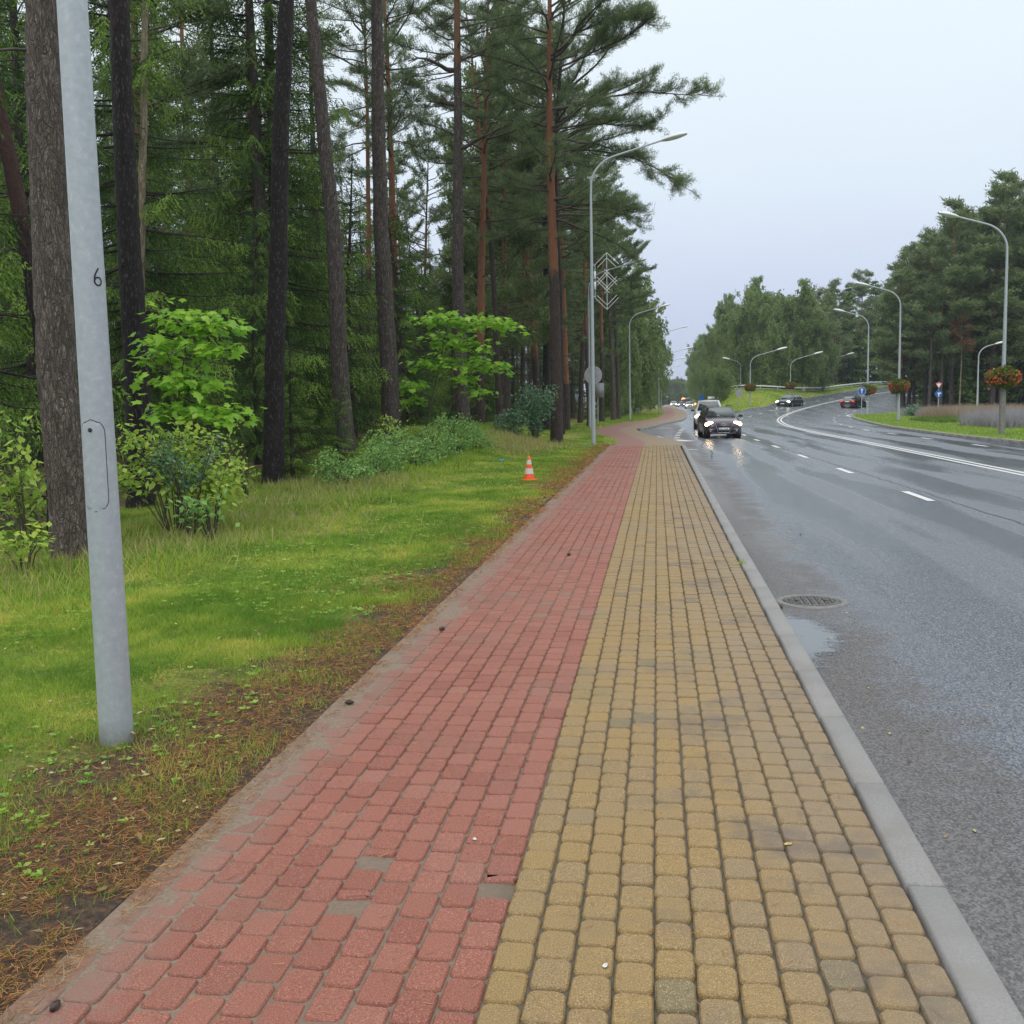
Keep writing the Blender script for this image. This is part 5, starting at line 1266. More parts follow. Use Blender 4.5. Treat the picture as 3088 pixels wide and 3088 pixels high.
def curved_fill(mb, w, h, r_, rad, center, zc, mat=0):
    rows = 28; cols = 10; V = []
    for i in range(rows + 1):
        y = -h + 2 * h * i / rows; dy = max(0, abs(y) - (h - r_)); ww = w - r_ + math.sqrt(max(0, r_ * r_ - dy * dy))
        for j in range(cols + 1):
            x = -ww + 2 * ww * j / cols; a = center + x / rad; V.append((rad * math.cos(a), rad * math.sin(a), zc + y))
    mb.quads(V, [[i * (cols + 1) + j, i * (cols + 1) + j + 1, (i + 1) * (cols + 1) + j + 1, (i + 1) * (cols + 1) + j] for i in range(rows) for j in range(cols)], mat)
RZ = .086 * (1 - .45 * 1.48 / 9.3)
hc = ang_cam - math.radians(24)
gmb = MB(); curved_fill(gmb, .0675, .2335, .0655, RZ + .0012, hc, 1.475); hg = gmb.build('hatch_gap', M['gap'], near, True)
gmb = MB(); curved_fill(gmb, .0640, .2295, .062, RZ + .0024, hc, 1.475); cyl_patch(gmb, rrect(.064, .2295, .062), RZ + .0012, .0012, hc, 1.475)
hd_ = gmb.build('hatch', M['galv'], near, True)
gmb = MB(); c0 = np.array([(RZ + .0024) * math.cos(hc - .05), (RZ + .0024) * math.sin(hc - .05), 1.655]); dn_ = np.array([math.cos(hc - .05), math.sin(hc - .05), 0])
gmb.tube([c0, c0 + dn_ * .004], .0105, 12, 0); o = gmb.build('hatch_bolt', M['gap'], hd_)
gmb = MB(); gmb.tube([c0 + dn_ * .003, c0 + dn_ * .009], .006, 6, 0); gmb.build('bolt_head', M['iron'], hd_)
# the figure 6
six = []
for k in range(0, 30): a = math.radians(150 + k * 360 / 29); six.append((.0185 * math.cos(a), -.0215 + .0195 * math.sin(a)))
stem = [(-.0175 + .0, -.012), (-.0165, .002), (-.011, .017), (-.002, .032), (.006, .043)]
def ribbon(mb, pts2, w, rad, center, zc, close=False):
    P = np.array(pts2); T = np.gradient(P, axis=0); T /= np.linalg.norm(T, axis=1)[:, None]; N = np.stack([-T[:, 1], T[:, 0]], 1); A = P + N * w / 2; B_ = P - N * w / 2
    f = lambda Q: [(rad * math.cos(center + q[0] / rad), rad * math.sin(center + q[0] / rad), zc + q[1]) for q in Q]
    V = f(A) + f(B_); k = len(P); mb.quads(V, [[i, i + 1, i + 1 + k, i + k] for i in range(k - 1)])
gmb = MB(); R6 = .086 * (1 - .45 * 2.41 / 9.3); c6 = ang_cam + math.radians(33)
ribbon(gmb, six, .0085, R6 + .0012, c6, 2.41); ribbon(gmb, stem, .0085, R6 + .0014, c6, 2.41); gmb.build('number_6', M['black'], near)
gmb = MB(); ribbon(gmb, [(0, -.042), (0, .042)], .009, R6 + .0012, ang_cam + math.radians(76), 2.41); gmb.build('label_strip', M['white'], near)

lamp2 = lamp('second lamp post on the left, with diamond light frame and round sign back', (-2.47, 40.9, 0), 11.75, 1, 2.75, .088, head=1.25)
lamp('third lamp post on the left, its pole half hidden by the second', (-4.27, 67.0, 0), 10.6, 1, 2.8, .088, head=1.2)
lamp('fourth lamp post on the left, on the verge inside the path bend', (-2.35, 93.0, 0), 10.1, 1, 2.7, .09, head=1.2)
lamp('fifth lamp post on the left, at the edge of the birches', (.30, 141, 0), 11.4, 1, 3.0, .10, head=1.2)
for k, (x, y, H) in enumerate([(.9, 190, 10.6), (1.0, 222, 10.2), (1.0, 256, 9.8), (.9, 290, 9.6), (.8, 330, 9.4)]):
    lamp('far lamp post with a pale head in the row along the side road', (x, y, 0), H, 1, 4.2 - k * .3, .10, group='far lamps along the side road', head=1.7, n=8)
lamp('tallest lamp post on the right island, its arm reaching left over the road', (14.76, 47.3, 0), 9.6, -1, 2.15, .10, .12, head=1.1)
lamp('middle lamp post on the right island, in front of the pine wood', (16.52, 74.7, 0), 9.6, -1, 2.2, .10, .12, head=1.2)
lamp('lamp post at the tip of the right island beside the blue arrow sign', (18.89, 97.7, 0), 9.7, -1, 2.2, .10, .12, head=1.3)
for (x, y, z, H, lab) in [(10.71, 123.0, .86, 6.5, 'leftmost lamp post on the grass bank, before the birches'), (17.63, 142.4, 1.46, 6.1, 'lamp post on the grass bank behind the oncoming dark green car'), (28.2, 178.9, 2.5, 6.3, 'lamp post at the guardrail near the top of the bend'), (40.2, 215, 3.9, 6.6, 'lamp post at the crest, seen behind the island tip')]:
    lamp(lab, (x, y, z), H, 1, 3.0, .10, -.1, head=1.5)
lamp('lamp post with a white head standing before the right wood', (32.5, 112, .1), 7.2, 1, 1.6, .11, head=1.3)
lamp('lone lamp head poking from the birches above the round sign back', (11.9, 152, 1.2), 6.7, -1, 1.6, .06, head=1.3)
lamp('small lamp with a white head low in the conifers behind the guardrail', (36.0, 218, 2.4), 3.2, -1, 1.2, .07, head=1.3)

# light frame of nested diamonds on the second post
fr = thing('light_frame', 'pale nested diamond light frame mounted on the second lamp post', 'light decoration', (-1.89, 41.0, 0))
gmb = MB(); th = .011
def bar(mb, a, b_, t=th): mb.tube([a, b_], t, 5)
bar(gmb, (0, 0, 7.47), (0, 0, 5.30)); gmb.build('centre_rod', M['lamp_white'], fr)
def V_(z, s_, w, up, name):
    for sx in (-1, 1):
        gmb = MB(); bar(gmb, (0, 0, z), (sx * w, 0, z + (-w if up else w) * .98)); gmb.build(name, M['lamp_white'], fr)
V_(7.47, 0, .46, True, 'diamond_bar'); V_(7.27, 0, .36, True, 'diamond_bar'); V_(5.30, 0, .46, False, 'diamond_bar'); V_(5.47, 0, .38, False, 'diamond_bar')
for cz, w in ((6.38, .34), ):
    for s1 in (-1, 1):
        for off in (0, .13):
            gmb = MB(); bar(gmb, (s1 * (w + .05), 0, cz + .04 + off), (-s1 * .10, 0, cz - .45 + off)); gmb.build('diamond_bar', M['lamp_white'], fr)
            gmb = MB(); bar(gmb, (s1 * (w + .05), 0, cz - .02 - off), (-s1 * .10, 0, cz + .47 - off)); gmb.build('diamond_bar', M['lamp_white'], fr)
gmb = MB(); bar(gmb, (-.46, 0, 7.05), (-.46, 0, 5.75), .02); gmb.build('mount_rail', M['galv'], fr)
for zz in (7.0, 5.8):
    gmb = MB(); bar(gmb, (-.46, 0, zz), (-.56, 0, zz), .03); gmb.build('bracket', M['galv'], fr)
for zz in (6.62, 6.22):
    gmb = MB(); gmb.box((-.46, -.05, zz), (.085, .06, .30), bev=.01); gmb.build('control_box', M['lamp_white'], fr)

# ================================================================== signs
def post(root, h, r_=.03, mat='galv', z0=-.1):
    gmb = MB(); gmb.tube([(0, 0, z0), (0, 0, h)], r_, 8); return gmb.build('post', M[mat], root)
def round_sign(label, loc, rad, zc, mat, has_post=True, rz=0, rpost=.03, arrow=None, off=.05):
    root = thing('round_sign', label, 'road sign', loc, rz)
    if has_post: post(root, zc + rad * .6, rpost)
    gmb = MB(); gmb.disc((0, -off, zc), (0, 1, 0), rad, 28, 0, .012); pn = gmb.build('panel', M[mat], root)
    if mat == 'sign_grey':
        gmb = MB(); gmb.tube([(rad * math.cos(a) * .98, -off + .0, zc + rad * math.sin(a) * .98) for a in np.linspace(0, 6.2832, 29)], .012, 5, cap=False); gmb.build('rim', M['galv'], pn)
    if arrow:
        gmb = MB(); y = -off - .009; s_ = rad
        gmb.box((0, y, zc - s_ * .2), (s_ * .22, .004, s_ * .95)); V = [(-s_ * .42, y - .002, zc + s_ * .22), (s_ * .42, y - .002, zc + s_ * .22), (0, y - .002, zc + s_ * .74)]; V += [(a, y + .002, c) for a, _, c in V]
        gmb.tris(V, [[0, 1, 2], [5, 4, 3], [0, 3, 4], [0, 4, 1], [1, 4, 5], [1, 5, 2], [2, 5, 3], [2, 3, 0]]); gmb.build('white_arrow', M['white'], pn)
        gmb = MB(); gmb.tube([(rad * math.cos(a) * .95, y, zc + rad * math.sin(a) * .95) for a in np.linspace(0, 6.2832, 29)], .014, 5, cap=False); gmb.build('white_border', M['white'], pn)
    return root
round_sign('grey back of a round sign fixed to the second lamp post', (-2.47, 41.02, 0), .345, 2.78, 'sign_grey', False, 0, off=.115 - .25)
sq = thing('square_sign', 'grey backs of a square and a triangular sign on a thin post', 'road sign', (-4.25, 76, 0))
post(sq, 3.2, .035); gmb = MB(); gmb.box((.08, -.05, 2.55), (.80, .02, 1.05)); gmb.build('square_panel', M['sign_grey'], sq)
gmb = MB(); V = [(-.85, .03, 2.05), (.5, .03, 2.05), (-.15, .03, 3.1)]; V += [(a, .05, c) for a, _, c in V]; gmb.tris(V, [[0, 1, 2], [5, 4, 3], [0, 3, 4], [0, 4, 1], [1, 4, 5], [1, 5, 2], [2, 5, 3], [2, 3, 0]]); gmb.build('triangle_panel', M['sign_grey'], sq)
round_sign('blue round sign with a white arrow pointing up at the tip of the right island', (18.18, 96.6, 0), .37, 2.22, 'sign_blue', True, 0, .035, True)
round_sign('plain grey round sign back on the bank left of the first bank lamp', (9.25, 120, .72), .44, 1.62, 'sign_grey', True)
round_sign('small pale grey round sign on a stout post far along the side road', (6.6, 190, -.1), .40, 1.5, 'sign_grey', True, 0, .12)
d_ = thing('diamond_sign', 'grey diamond-shaped sign back on the lamp post at the left of the side road', 'road sign', (1.35, 139.6, 0)); post(d_, 2.2, .03); gmb = MB(); gmb.box((0, 0, 0), (.42, .02, .42)); o = gmb.build('diamond_panel', M['sign_grey'], d_); o.location = (0, -.05, 2.1); o.rotation_euler = (0, math.pi / 4, 0)
d_ = thing('blue_sign', 'small blue sign on a pole at the foot of the bank', 'road sign', (6.95, 166, -.1)); post(d_, 2.0, .03); gmb = MB(); gmb.disc((0, -.05, 2.15), (0, 1, 0), .40, 16, 0, .02); gmb.build('blue_panel', M['sign_blue'], d_); gmb = MB(); gmb.box((0, -.05, 1.45), (.35, .02, .3)); gmb.build('lower_panel', M['cone_white'], d_)
d_ = thing('chevron_board', 'white board with black bars on the bank where the roads part', 'road sign', (7.65, 150, -.05)); post(d_, 1.2, .04)
for z in (1.05, 1.95): gmb = MB(); gmb.box((0, -.06, z), (.95, .02, .42)); gmb.build('white_panel', M['white'], d_)
for z in (1.5,): gmb = MB(); gmb.box((0, -.05, z), (1.05, .02, .38)); gmb.build('black_panel', M['black'], d_)
d_ = thing('marker_post', 'slim pale marker board on a post behind the guardrail', 'road sign', (9.9, 155, 1.6)); post(d_, 1.0, .06, 'dark_grey'); gmb = MB(); gmb.box((0, -.08, 1.25), (.28, .03, .5)); gmb.build('panel', M['cone_white'], d_)
d_ = thing('yield_sign', 'red and white downward triangle over a blue disc before the right wood', 'road sign', (29.2, 114, .2)); post(d_, 2.9, .05)
gmb = MB(); y = -.07; V = [(-.38, y, 2.8), (0, y, 2.12), (.38, y, 2.8)]; V += [(a, y + .02, c) for a, _, c in V]; gmb.tris(V, [[0, 1, 2], [5, 4, 3], [0, 3, 4], [0, 4, 1], [1, 4, 5], [1, 5, 2], [2, 5, 3], [2, 3, 0]]); p_ = gmb.build('red_triangle', M['sign_red'], d_)
gmb = MB(); y = -.08; V = [(-.25, y, 2.73), (0, y, 2.28), (.25, y, 2.73)]; gmb.tris(V, [[0, 1, 2]]); gmb.build('white_centre', M['white'], p_)
gmb = MB(); gmb.disc((0, -.07, 1.65), (0, 1, 0), .38, 20, 0, .02); p_ = gmb.build('blue_panel', M['sign_blue'], d_); gmb = MB(); gmb.box((.05, -.085, 1.72), (.38, .005, .13), rz=0); gmb.box((.0, -.085, 1.5), (.12, .005, .32)); gmb.build('white_arrow', M['white'], p_)
d_ = thing('grey_cabinet', 'grey sign back strapped below the flower ball on the guardrail lamp post', 'road sign', (27.6, 177.5, 2.7)); gmb = MB(); gmb.box((0, 0, 1.3), (1.0, .05, 1.7)); gmb.build('panel', M['sign_grey'], d_)

# traffic cone
cn = thing('traffic_cone', 'orange and white striped traffic cone standing on the grass beside the path', 'traffic cone', G(-2.82, 22.87))
gmb = MB(); gmb.box((0, 0, .015), (.30, .30, .03), rz=.4, bev=.008); gmb.build('base', M['cone_orange'], cn)
rc = lambda z: .125 - .098 * z / .54
for a, b_, m_, nm in ((.03, .15, 'cone_orange', 'orange_band'), (.15, .27, 'cone_white', 'white_band'), (.27, .36, 'cone_orange', 'orange_band'), (.36, .46, 'cone_white', 'white_band'), (.46, .54, 'cone_orange', 'orange_band')):
    gmb = MB(); e = .002 if m_ == 'cone_white' else 0; gmb.lathe([(rc(a) + e, a), (rc(b_) + e, b_)] + ([(.02, .545), (.0001, .53)] if b_ == .54 else []), 20); gmb.build(nm, M[m_], cn, True)

# ================================================================== guardrail
gl = [(8.9, 174), (10.0, 165), (12.0, 160), (14.5, 157.5), (17.6, 156.8), (21, 161), (25.5, 169.5), (28, 176), (34.5, 194), (42.5, 213), (52, 230)]
def rail(name, label, line, group=None):
    root = thing(name, label, 'guardrail', (0, 0, 0), group=group); L = smooth_line(line, 1.0); Z = bank2_z(L[:, 0], L[:, 1]) 
    for h in (.75,):
        gmb = MB(); gmb.tube(np.c_[L, Z + h], .10, 6); gmb.build('beam', M['lamp_white'], root)
    gmb = MB(); gmb.tube(np.c_[L[:, 0], L[:, 1] + .1, Z + .38], .05, 5); gmb.build('lower_beam', M['galv'], root)
    gp = MB(); gp.box((0, 0, .35), (.12, .12, .8)); pm_ = gp.mesh('rail_post', [M['galv']])
    for q in L[::4]:
        link('rail_post', pm_, root, (q[0], q[1], float(bank2_z(q[0], q[1]))))
rail('guardrail', 'long steel guardrail curving along the top of the grass bank', gl[:7])
rail('guardrail', 'second steel guardrail climbing to the crest of the bend', gl[6:])

# ================================================================== flower balls
def flower_ball(label, loc, rad, seed, flowers=.5, group=None):
    r = np.random.default_rng(seed); root = thing('flower_ball', label, 'flower basket', loc, group=group); n_ = 2600
    v = r.normal(0, 1, (n_, 3)); v /= np.linalg.norm(v, axis=1)[:, None]; rr_ = rad * (1 + .10 * np.sin(v[:, 0] * 5 + seed) + .08 * np.sin(v[:, 2] * 6)) * r.uniform(.72, 1.04, n_)
    P = v * rr_[:, None] * [1, 1, .68]; gmb = MB(); gmb.leaves(P, v + r.normal(0, .7, v.shape) - UP * .3, .12, .08, 0, np.clip(r.normal(.45, .25, n_), 0, 1), r, .3); gmb.build('foliage', M['flower_green'], root)
    n_ = int(1500 * flowers); v = r.normal(0, 1, (n_ * 2, 3)); v /= np.linalg.norm(v, axis=1)[:, None]; v = v[(v[:, 2] < .35 + r.normal(0, .3, n_ * 2)) & (v[:, 2] > -.75)][:n_]; P = v * rad * [1, 1, .68] * r.uniform(1.0, 1.10, (len(v), 1))
    gmb = MB(); gmb.leaves(P, v + r.normal(0, .8, v.shape), .10, .09, 0, r.random(len(v)), r, .2); gmb.build('flowers', M['flower_red'], root)
    gmb = MB(); gmb.lathe([(.10, -rad * .72), (rad * .45, -rad * .55), (rad * .6, -rad * .2), (rad * .55, 0)], 14); gmb.build('basket', M['dark_grey'], root)
    return root
flower_ball('largest ball of red and pink flowers round the tallest right lamp post', (14.76, 47.3, 2.48), .62, 1, .38)
flower_ball('ball of orange and red flowers round the middle island lamp post', (16.52, 74.7, 2.45), .62, 2, .32)
flower_ball('flower ball partly behind the blue arrow sign at the island tip', (18.95, 97.7, 2.35), .62, 3, .3)
flower_ball('dark red flower ball on a stub post just left of the middle island lamp', (26.6, 121, 2.6), .85, 4, .3)
flower_ball('ball of reddish flowers on the leftmost bank lamp', (10.71, 123, 3.05), .60, 5, .28)
flower_ball('small reddish flower ball on the bank lamp behind the dark green car', (17.63, 142.4, 3.4), .62, 6, .35)
flower_ball('green flower ball on the guardrail lamp post', (28.2, 178.9, 5.2), .75, 7, .08)
flower_ball('small greenish flower ball on the crest lamp post', (40.2, 215, 6.2), .6, 8, .1)
for (x, y, z, h, r_, lab) in [(14.76, 47.3, 0, 2.0, .13, 'weathered round sleeve round the foot of the tallest right lamp post'), (26.6, 121, .1, 2.2, .16, 'brown stub post carrying the dark red flower ball')]:
    gmb = MB(); gmb.tube([(0, 0, -.1), (0, 0, h * .5), (0, 0, h)], r_, 12); o = gmb.build('post_sleeve', M['brown_pole'], None, True, (x, y, z)); tag(o, lab, 'post')

# ================================================================== planting on the island
mb = MB()
def strip_plants(mb, n, poly_fn, h, w, mat, dz=0, up=1.0, spread=.3):
    x, y = poly_fn(n); d = rg.normal(0, spread, (n, 3)); d[:, 2] = up; mb.blades(np.c_[x, y, bank_z(x, y) + dz * rg.random(n)], d, rg.uniform(.6, 1.1, n) * h, w, 0, np.clip(fbm(x, y, .5, 71) + rg.normal(0, .15, n), 0, 1), rg, .1)
def rect(x0, x1, y0, y1, wob=2): return lambda n: ((lambda x: (x, rg.uniform(y0, y1, n) + wob * np.sin(x * .35)))(rg.uniform(x0, x1, n)))
strip_plants(mb, 26000, rect(17.2, 40, 56, 63, .8), 1.15, .035, 0); o = mb.build('feather_grass', M['lavender']); tag(o, 'hazy pale lavender-grey ornamental grass on the right island', 'ornamental grass', kind='stuff')
mb = MB(); strip_plants(mb, 16000, rect(20.2, 44, 76, 84, .8), 1.25, .05, 0); o = mb.build('tan_grass', M['tan_grass']); tag(o, 'band of tan feathery grass behind the lavender one', 'ornamental grass', kind='stuff')
mb = MB(); strip_plants(mb, 12000, rect(17.6, 27, 68, 76, .6), .45, .07, 0, spread=.8); strip_plants(mb, 9000, rect(18.4, 40, 52.5, 55.5, .5), .42, .06, 0, spread=.8); o = mb.build('low_hedge_plants', M['hedge_green']); tag(o, 'low green planting in front of the feathery grasses', 'ground cover', kind='stuff')
mb = MB(); strip_plants(mb, 9000, rect(21.5, 31, 86, 97, .8), .9, .06, 0); o = mb.build('grey_grass', M['lavender']); tag(o, 'grey tuft of ornamental grass near the island tip', 'ornamental grass', kind='stuff')
mb = MB(); n_ = 60000; x = rg.uniform(13.5, 34, n_); y = 38 * (108 / 38) ** rg.random(n_); xe = np.interp(y, [p[1] for p in ISL[1:]], [p[0] for p in ISL[1:]]) + .1; k_ = x > xe; x, y = x[k_], y[k_]; d = rg.normal(0, .5, (len(x), 3)); d[:, 2] = 1; mb.blades(np.c_[x, y, bank_z(x, y)], d, .09, .03, 0, rg.uniform(.0, .55, len(x)), rg); o = mb.build('lawn_grass', M['grass']); tag(o, 'mown bright green lawn on the right island', 'grass', kind='stuff')
mb = MB(); n_ = 50000; x = rg.uniform(7.6, 45, n_); y = rg.uniform(112, 215, n_); bx = np.array([p[0] for p in bk]); by = np.array([p[1] for p in bk])
i1 = np.argmin(bx); sel = slice(i1, None); y_edge = np.interp(x, bx[i1 + 3:], by[i1 + 3:]); k_ = (y > y_edge + .4) & (y < y_edge + 40); x, y = x[k_], y[k_]; d = rg.normal(0, .6, (len(x), 3)); d[:, 2] = 1; mb.blades(np.c_[x, y, bank2_z(x, y)], d, .22, .10, 0, np.clip(fbm(x, y, .3, 91) + .1, 0, 1), rg); o = mb.build('bank_grass', M['grass']); tag(o, 'rougher green grass on the bank between the roads', 'grass', kind='stuff')
shrub('low_bush', 'dark rounded bush at the left end of the tall island grasses', (21.6, 92, 0), (21.6, 92, .5), (.9, .9, .5), 700, 'blue_leaf', .2, 88, 14, .5)

# ================================================================== cars
def car_paint(name, col, rough=.28, metal=.3):
    m, n, l, b = newmat(name); b.inputs['Base Color'].default_value = (*col, 1); b.inputs['Roughness'].default_value = rough; b.inputs['Metallic'].default_value = metal
    b.inputs['Coat Weight'].default_value = .7; b.inputs['Coat Roughness'].default_value = .06; return m
M['paint_plum'] = car_paint('dark_plum_paint', (.035, .016, .026)); M['paint_silver'] = car_paint('silver_paint', (.62, .63, .65), .35, 0); M['paint_teal'] = car_paint('dark_green_paint', (.02, .05, .055))
M['paint_bronze'] = car_paint('dark_bronze_paint', (.06, .035, .035)); M['paint_white'] = car_paint('white_car_paint', (.75, .75, .74), .3, 0); M['paint_grey'] = car_paint('grey_paint', (.12, .13, .15))
m, n, l, b = newmat('car_glass'); b.inputs['Base Color'].default_value = (.03, .045, .05, 1); b.inputs['Roughness'].default_value = .05; b.inputs['Specular IOR Level'].default_value = .9; M['glass'] = m
M['tyre'] = plain('tyre', (.012, .012, .012), .8); M['rim'] = plain('alloy_rim', (.4, .4, .41), .3, .6); M['chrome'] = plain('chrome', (.62, .63, .65), .12, .9); M['seat'] = plain('plastic_trim', (.02, .02, .022), .6)
def emis(name, col, s_):
    m, n, l, b = newmat(name); b.inputs['Base Color'].default_value = (*col, 1); b.inputs['Emission Color'].default_value = (*col, 1); b.inputs['Emission Strength'].default_value = s_; return m
M['beam_warm'] = emis('headlight_lit', (1, .74, .44), 14); M['beam_white'] = emis('headlight_lit_white', (1, .93, .8), 7); M['amber'] = emis('amber_lit', (1, .30, .04), 6); M['tail'] = emis('tail_light', (.75, .03, .02), 1.2)
def car(label, loc, rz, L, W, H, belt, hood, paint, kind='wagon', light='beam_warm', name='car', detail=True, lower=None, group=None):
    root = thing(name, label, 'car', loc, rz, group); w = W / 2; lower_mat = lower or paint
    fw = {'wagon': (.27, .40, .90, .985), 'suv': (.24, .35, .93, .99), 'sedan': (.29, .43, .74, .90)}[kind]
    y1, y2, y3, y4 = [f * L for f in fw]; clr = .30 if kind == 'suv' else .20; tail_h = belt + (.02 if kind != 'sedan' else .03)
    st = [(0.0, .70, hood * .66), (.012 * L, .86, hood * .80), (.05 * L, .95, hood * .93), (.12 * L, .99, hood), (.20 * L, 1, hood + (belt - hood) * .5), (y1, 1, belt), (y2, 1, belt), (L * .6, 1, belt), (y3, 1, belt + .01), (.93 * L, .985, tail_h), (.985 * L, .93, tail_h - .05), (L, .80, tail_h - .18)]
    V = []
    for (y, ws_, zt) in st:
        cw = w * ws_; endf = 1 if .02 * L < y < .98 * L else 0
        half = [(0, zt + .035 * endf), (cw * .45, zt + .028 * endf), (cw * .80, zt), (cw * .95, zt - .06), (cw, zt - .20), (cw * 1.0, .55 * zt + .1), (cw * .985, clr + .12), (cw * .93, clr), (0, clr)]
        V += [(-x, y, z) for x, z in half[::-1]] + [(x, y, z) for x, z in half[1:]]
    N = 17; gmb = MB(); Q = [[i * N + j, i * N + (j + 1) % N, (i + 1) * N + (j + 1) % N, (i + 1) * N + j] for i in range(len(st) - 1) for j in range(N)]
    gmb.quads(V, Q)
    for e in (0, len(st) - 1): gmb.tris(V[e * N:(e + 1) * N], [[0, k, k + 1] if e else [0, k + 1, k] for k in range(1, N - 1)])
    body = gmb.build('body', M[paint], root, True)
    for e in body.data.edges: pass
    # cabin: pillars and roof in paint, glass panels let in
    b0, t0 = w * .93, w * .70; zr = H - .03; zb = belt - .01
    P = {'fl': (-b0, y1, zb), 'fr': (b0, y1, zb), 'ul': (-t0, y2, zr), 'ur': (t0, y2, zr), 'bl': (-t0, y3, zr - (0.02)), 'br': (t0, y3, zr - .02), 'rl': (-b0 * .96, y4, zb), 'rr': (b0 * .96, y4, zb)}
    P = {k: np.array(v) for k, v in P.items()}
    gmb = MB(); vs = [P[k] for k in ('fl', 'fr', 'ul', 'ur', 'bl', 'br', 'rl', 'rr')]; mid = [(0, (y2 + y3) / 2, H + .015)]
    gmb.quads(vs, [[0, 1, 3, 2], [7, 6, 4, 5], [6, 0, 2, 4], [1, 7, 5, 3]]); gmb.tris(vs + mid, [[2, 3, 8], [3, 5, 8], [5, 4, 8], [4, 2, 8]]); cab = gmb.build('cabin', M[paint], root)
    def pane(a, b_, c, d, name, inset=.06, off=.007):
        a, b_, c, d = [np.array(q, float) for q in (a, b_, c, d)]; cen = (a + b_ + c + d) / 4; nn = np.cross(b_ - a, d - a); nn /= np.linalg.norm(nn)
        if np.dot(nn, cen - np.array([0, (y2 + y3) / 2, zb + .2])) < 0: nn = -nn
        k_ = lambda q: cen + (q - cen) * (1 - inset * 2 / max(.3, np.linalg.norm(q - cen))) + nn * off
        q4 = [k_(q) for q in (a, b_, c, d)]; gmb = MB(); back = [q - nn * .004 for q in q4]; gmb.quads(q4 + back, [[0, 1, 2, 3], [7, 6, 5, 4], [0, 4, 5, 1], [1, 5, 6, 2], [2, 6, 7, 3], [3, 7, 4, 0]]); return gmb.build(name, M['glass'], root)
    ws = pane(P['fl'], P['fr'], P['ur'], P['ul'], 'windshield'); pane(P['rr'], P['rl'], P['bl'], P['br'], 'rear_window')
    for s_, (f, u, bk_, rr_) in ((-1, ('fl', 'ul', 'bl', 'rl')), (1, ('fr', 'ur', 'br', 'rr'))):
        nd_ = 3 if kind != 'sedan' else 2
        for q in range(nd_):
            g0, g1 = q / nd_, (q + 1) / nd_; lo = lambda g: P[f] * (1 - g) + P[rr_] * g; hi = lambda g: P[u] * (1 - g) + P[bk_] * g
            pane(lo(g0), lo(g1), hi(g1), hi(g0), 'side_window', .035)
    if kind != 'sedan' and detail:
        for s_ in (-1, 1): gmb = MB(); gmb.tube([(s_ * t0 * .95, y2 + .1, H - .03), (s_ * t0 * .97, y2 + .25, H + .04), (s_ * t0 * .97, y3 - .2, H + .04), (s_ * t0 * .95, y3 - .05, H - .03)], .018, 5); gmb.build('roof_rail', M['seat'], root)
    # wheels
    R = .33 if kind != 'suv' else .37
    for yy in (.18 * L, .79 * L):
        for s_ in (-1, 1):
            gmb = MB(); gmb.tube([(s_ * (w - .20), yy, R), (s_ * (w + .006), yy, R)], R, 20); wh = gmb.build('wheel', M['tyre'], root)
            gmb = MB(); gmb.tube([(s_ * (w + .007), yy, R), (s_ * (w + .012), yy, R)], R * .62, 12); gmb.build('rim', M['rim'], wh)
            gmb = MB(); gmb.tube([(s_ * (w - .3), yy, R + .02), (s_ * (w + .003), yy, R + .02)], R + .06, 20); gmb.build('wheel_arch', M['seat'], wh)
    # front
    for s_ in (-1, 1):
        gmb = MB(); c = np.array([s_ * w * .76, .045 * L * .8, hood * .80]); gmb.lathe([(.001, -.10), (.08, -.085), (.12, -.03), (.12, .03), (.08, .085), (.001, .10)], 12, (0, 0, 0)); hl = gmb.build('headlight', M[light], root, True); hl.location = tuple(c); hl.scale = (1.7, .95, 1.05); hl.rotation_euler = (0, s_ * .2, 0)
        gmb = MB(); gmb.lathe([(.001, -.07), (.06, -.055), (.085, 0), (.06, .055), (.001, .07)], 10); mr = gmb.build('mirror', M['seat'] if kind != 'suv' else M['seat'], root, True); mr.location = (s_ * (w + .10), y1 + .22, belt + .06); mr.scale = (1.35, .8, 1)
        gmb = MB(); gmb.box((s_ * (w + .01), y1 + .22, belt + .02), (.10, .04, .03)); gmb.build('mirror_arm', M['seat'], root)
        gmb = MB(); gmb.box((s_ * w * .74, L - .01, belt - .14), (w * .30, .05, .14), bev=.01); gmb.build('tail_light', M['tail'], root)
    gmb = MB(); gmb.box((0, .0, hood * .76), (w * .86, .05, .14), bev=.01); gr = gmb.build('grille', M['seat'], root)
    gmb = MB(); gmb.box((0, -.005, clr + .16), (w * 1.0, .04, .16), bev=.01); gmb.build('air_intake', M['black'], root)
    gmb = MB(); gmb.box((0, -.032, hood * .52), (.52, .012, .115)); pt = gmb.build('number_plate', M['white'], root)
    gmb = MB(); gmb.box((-.24, -.0395, hood * .52), (.04, .003, .113)); gmb.build('blue_strip', M['sign_blue'], pt)
    gmb = MB(); gmb.box((0, L + .012, belt - .18), (.52, .012, .115)); gmb.build('rear_plate', M['white'], root)
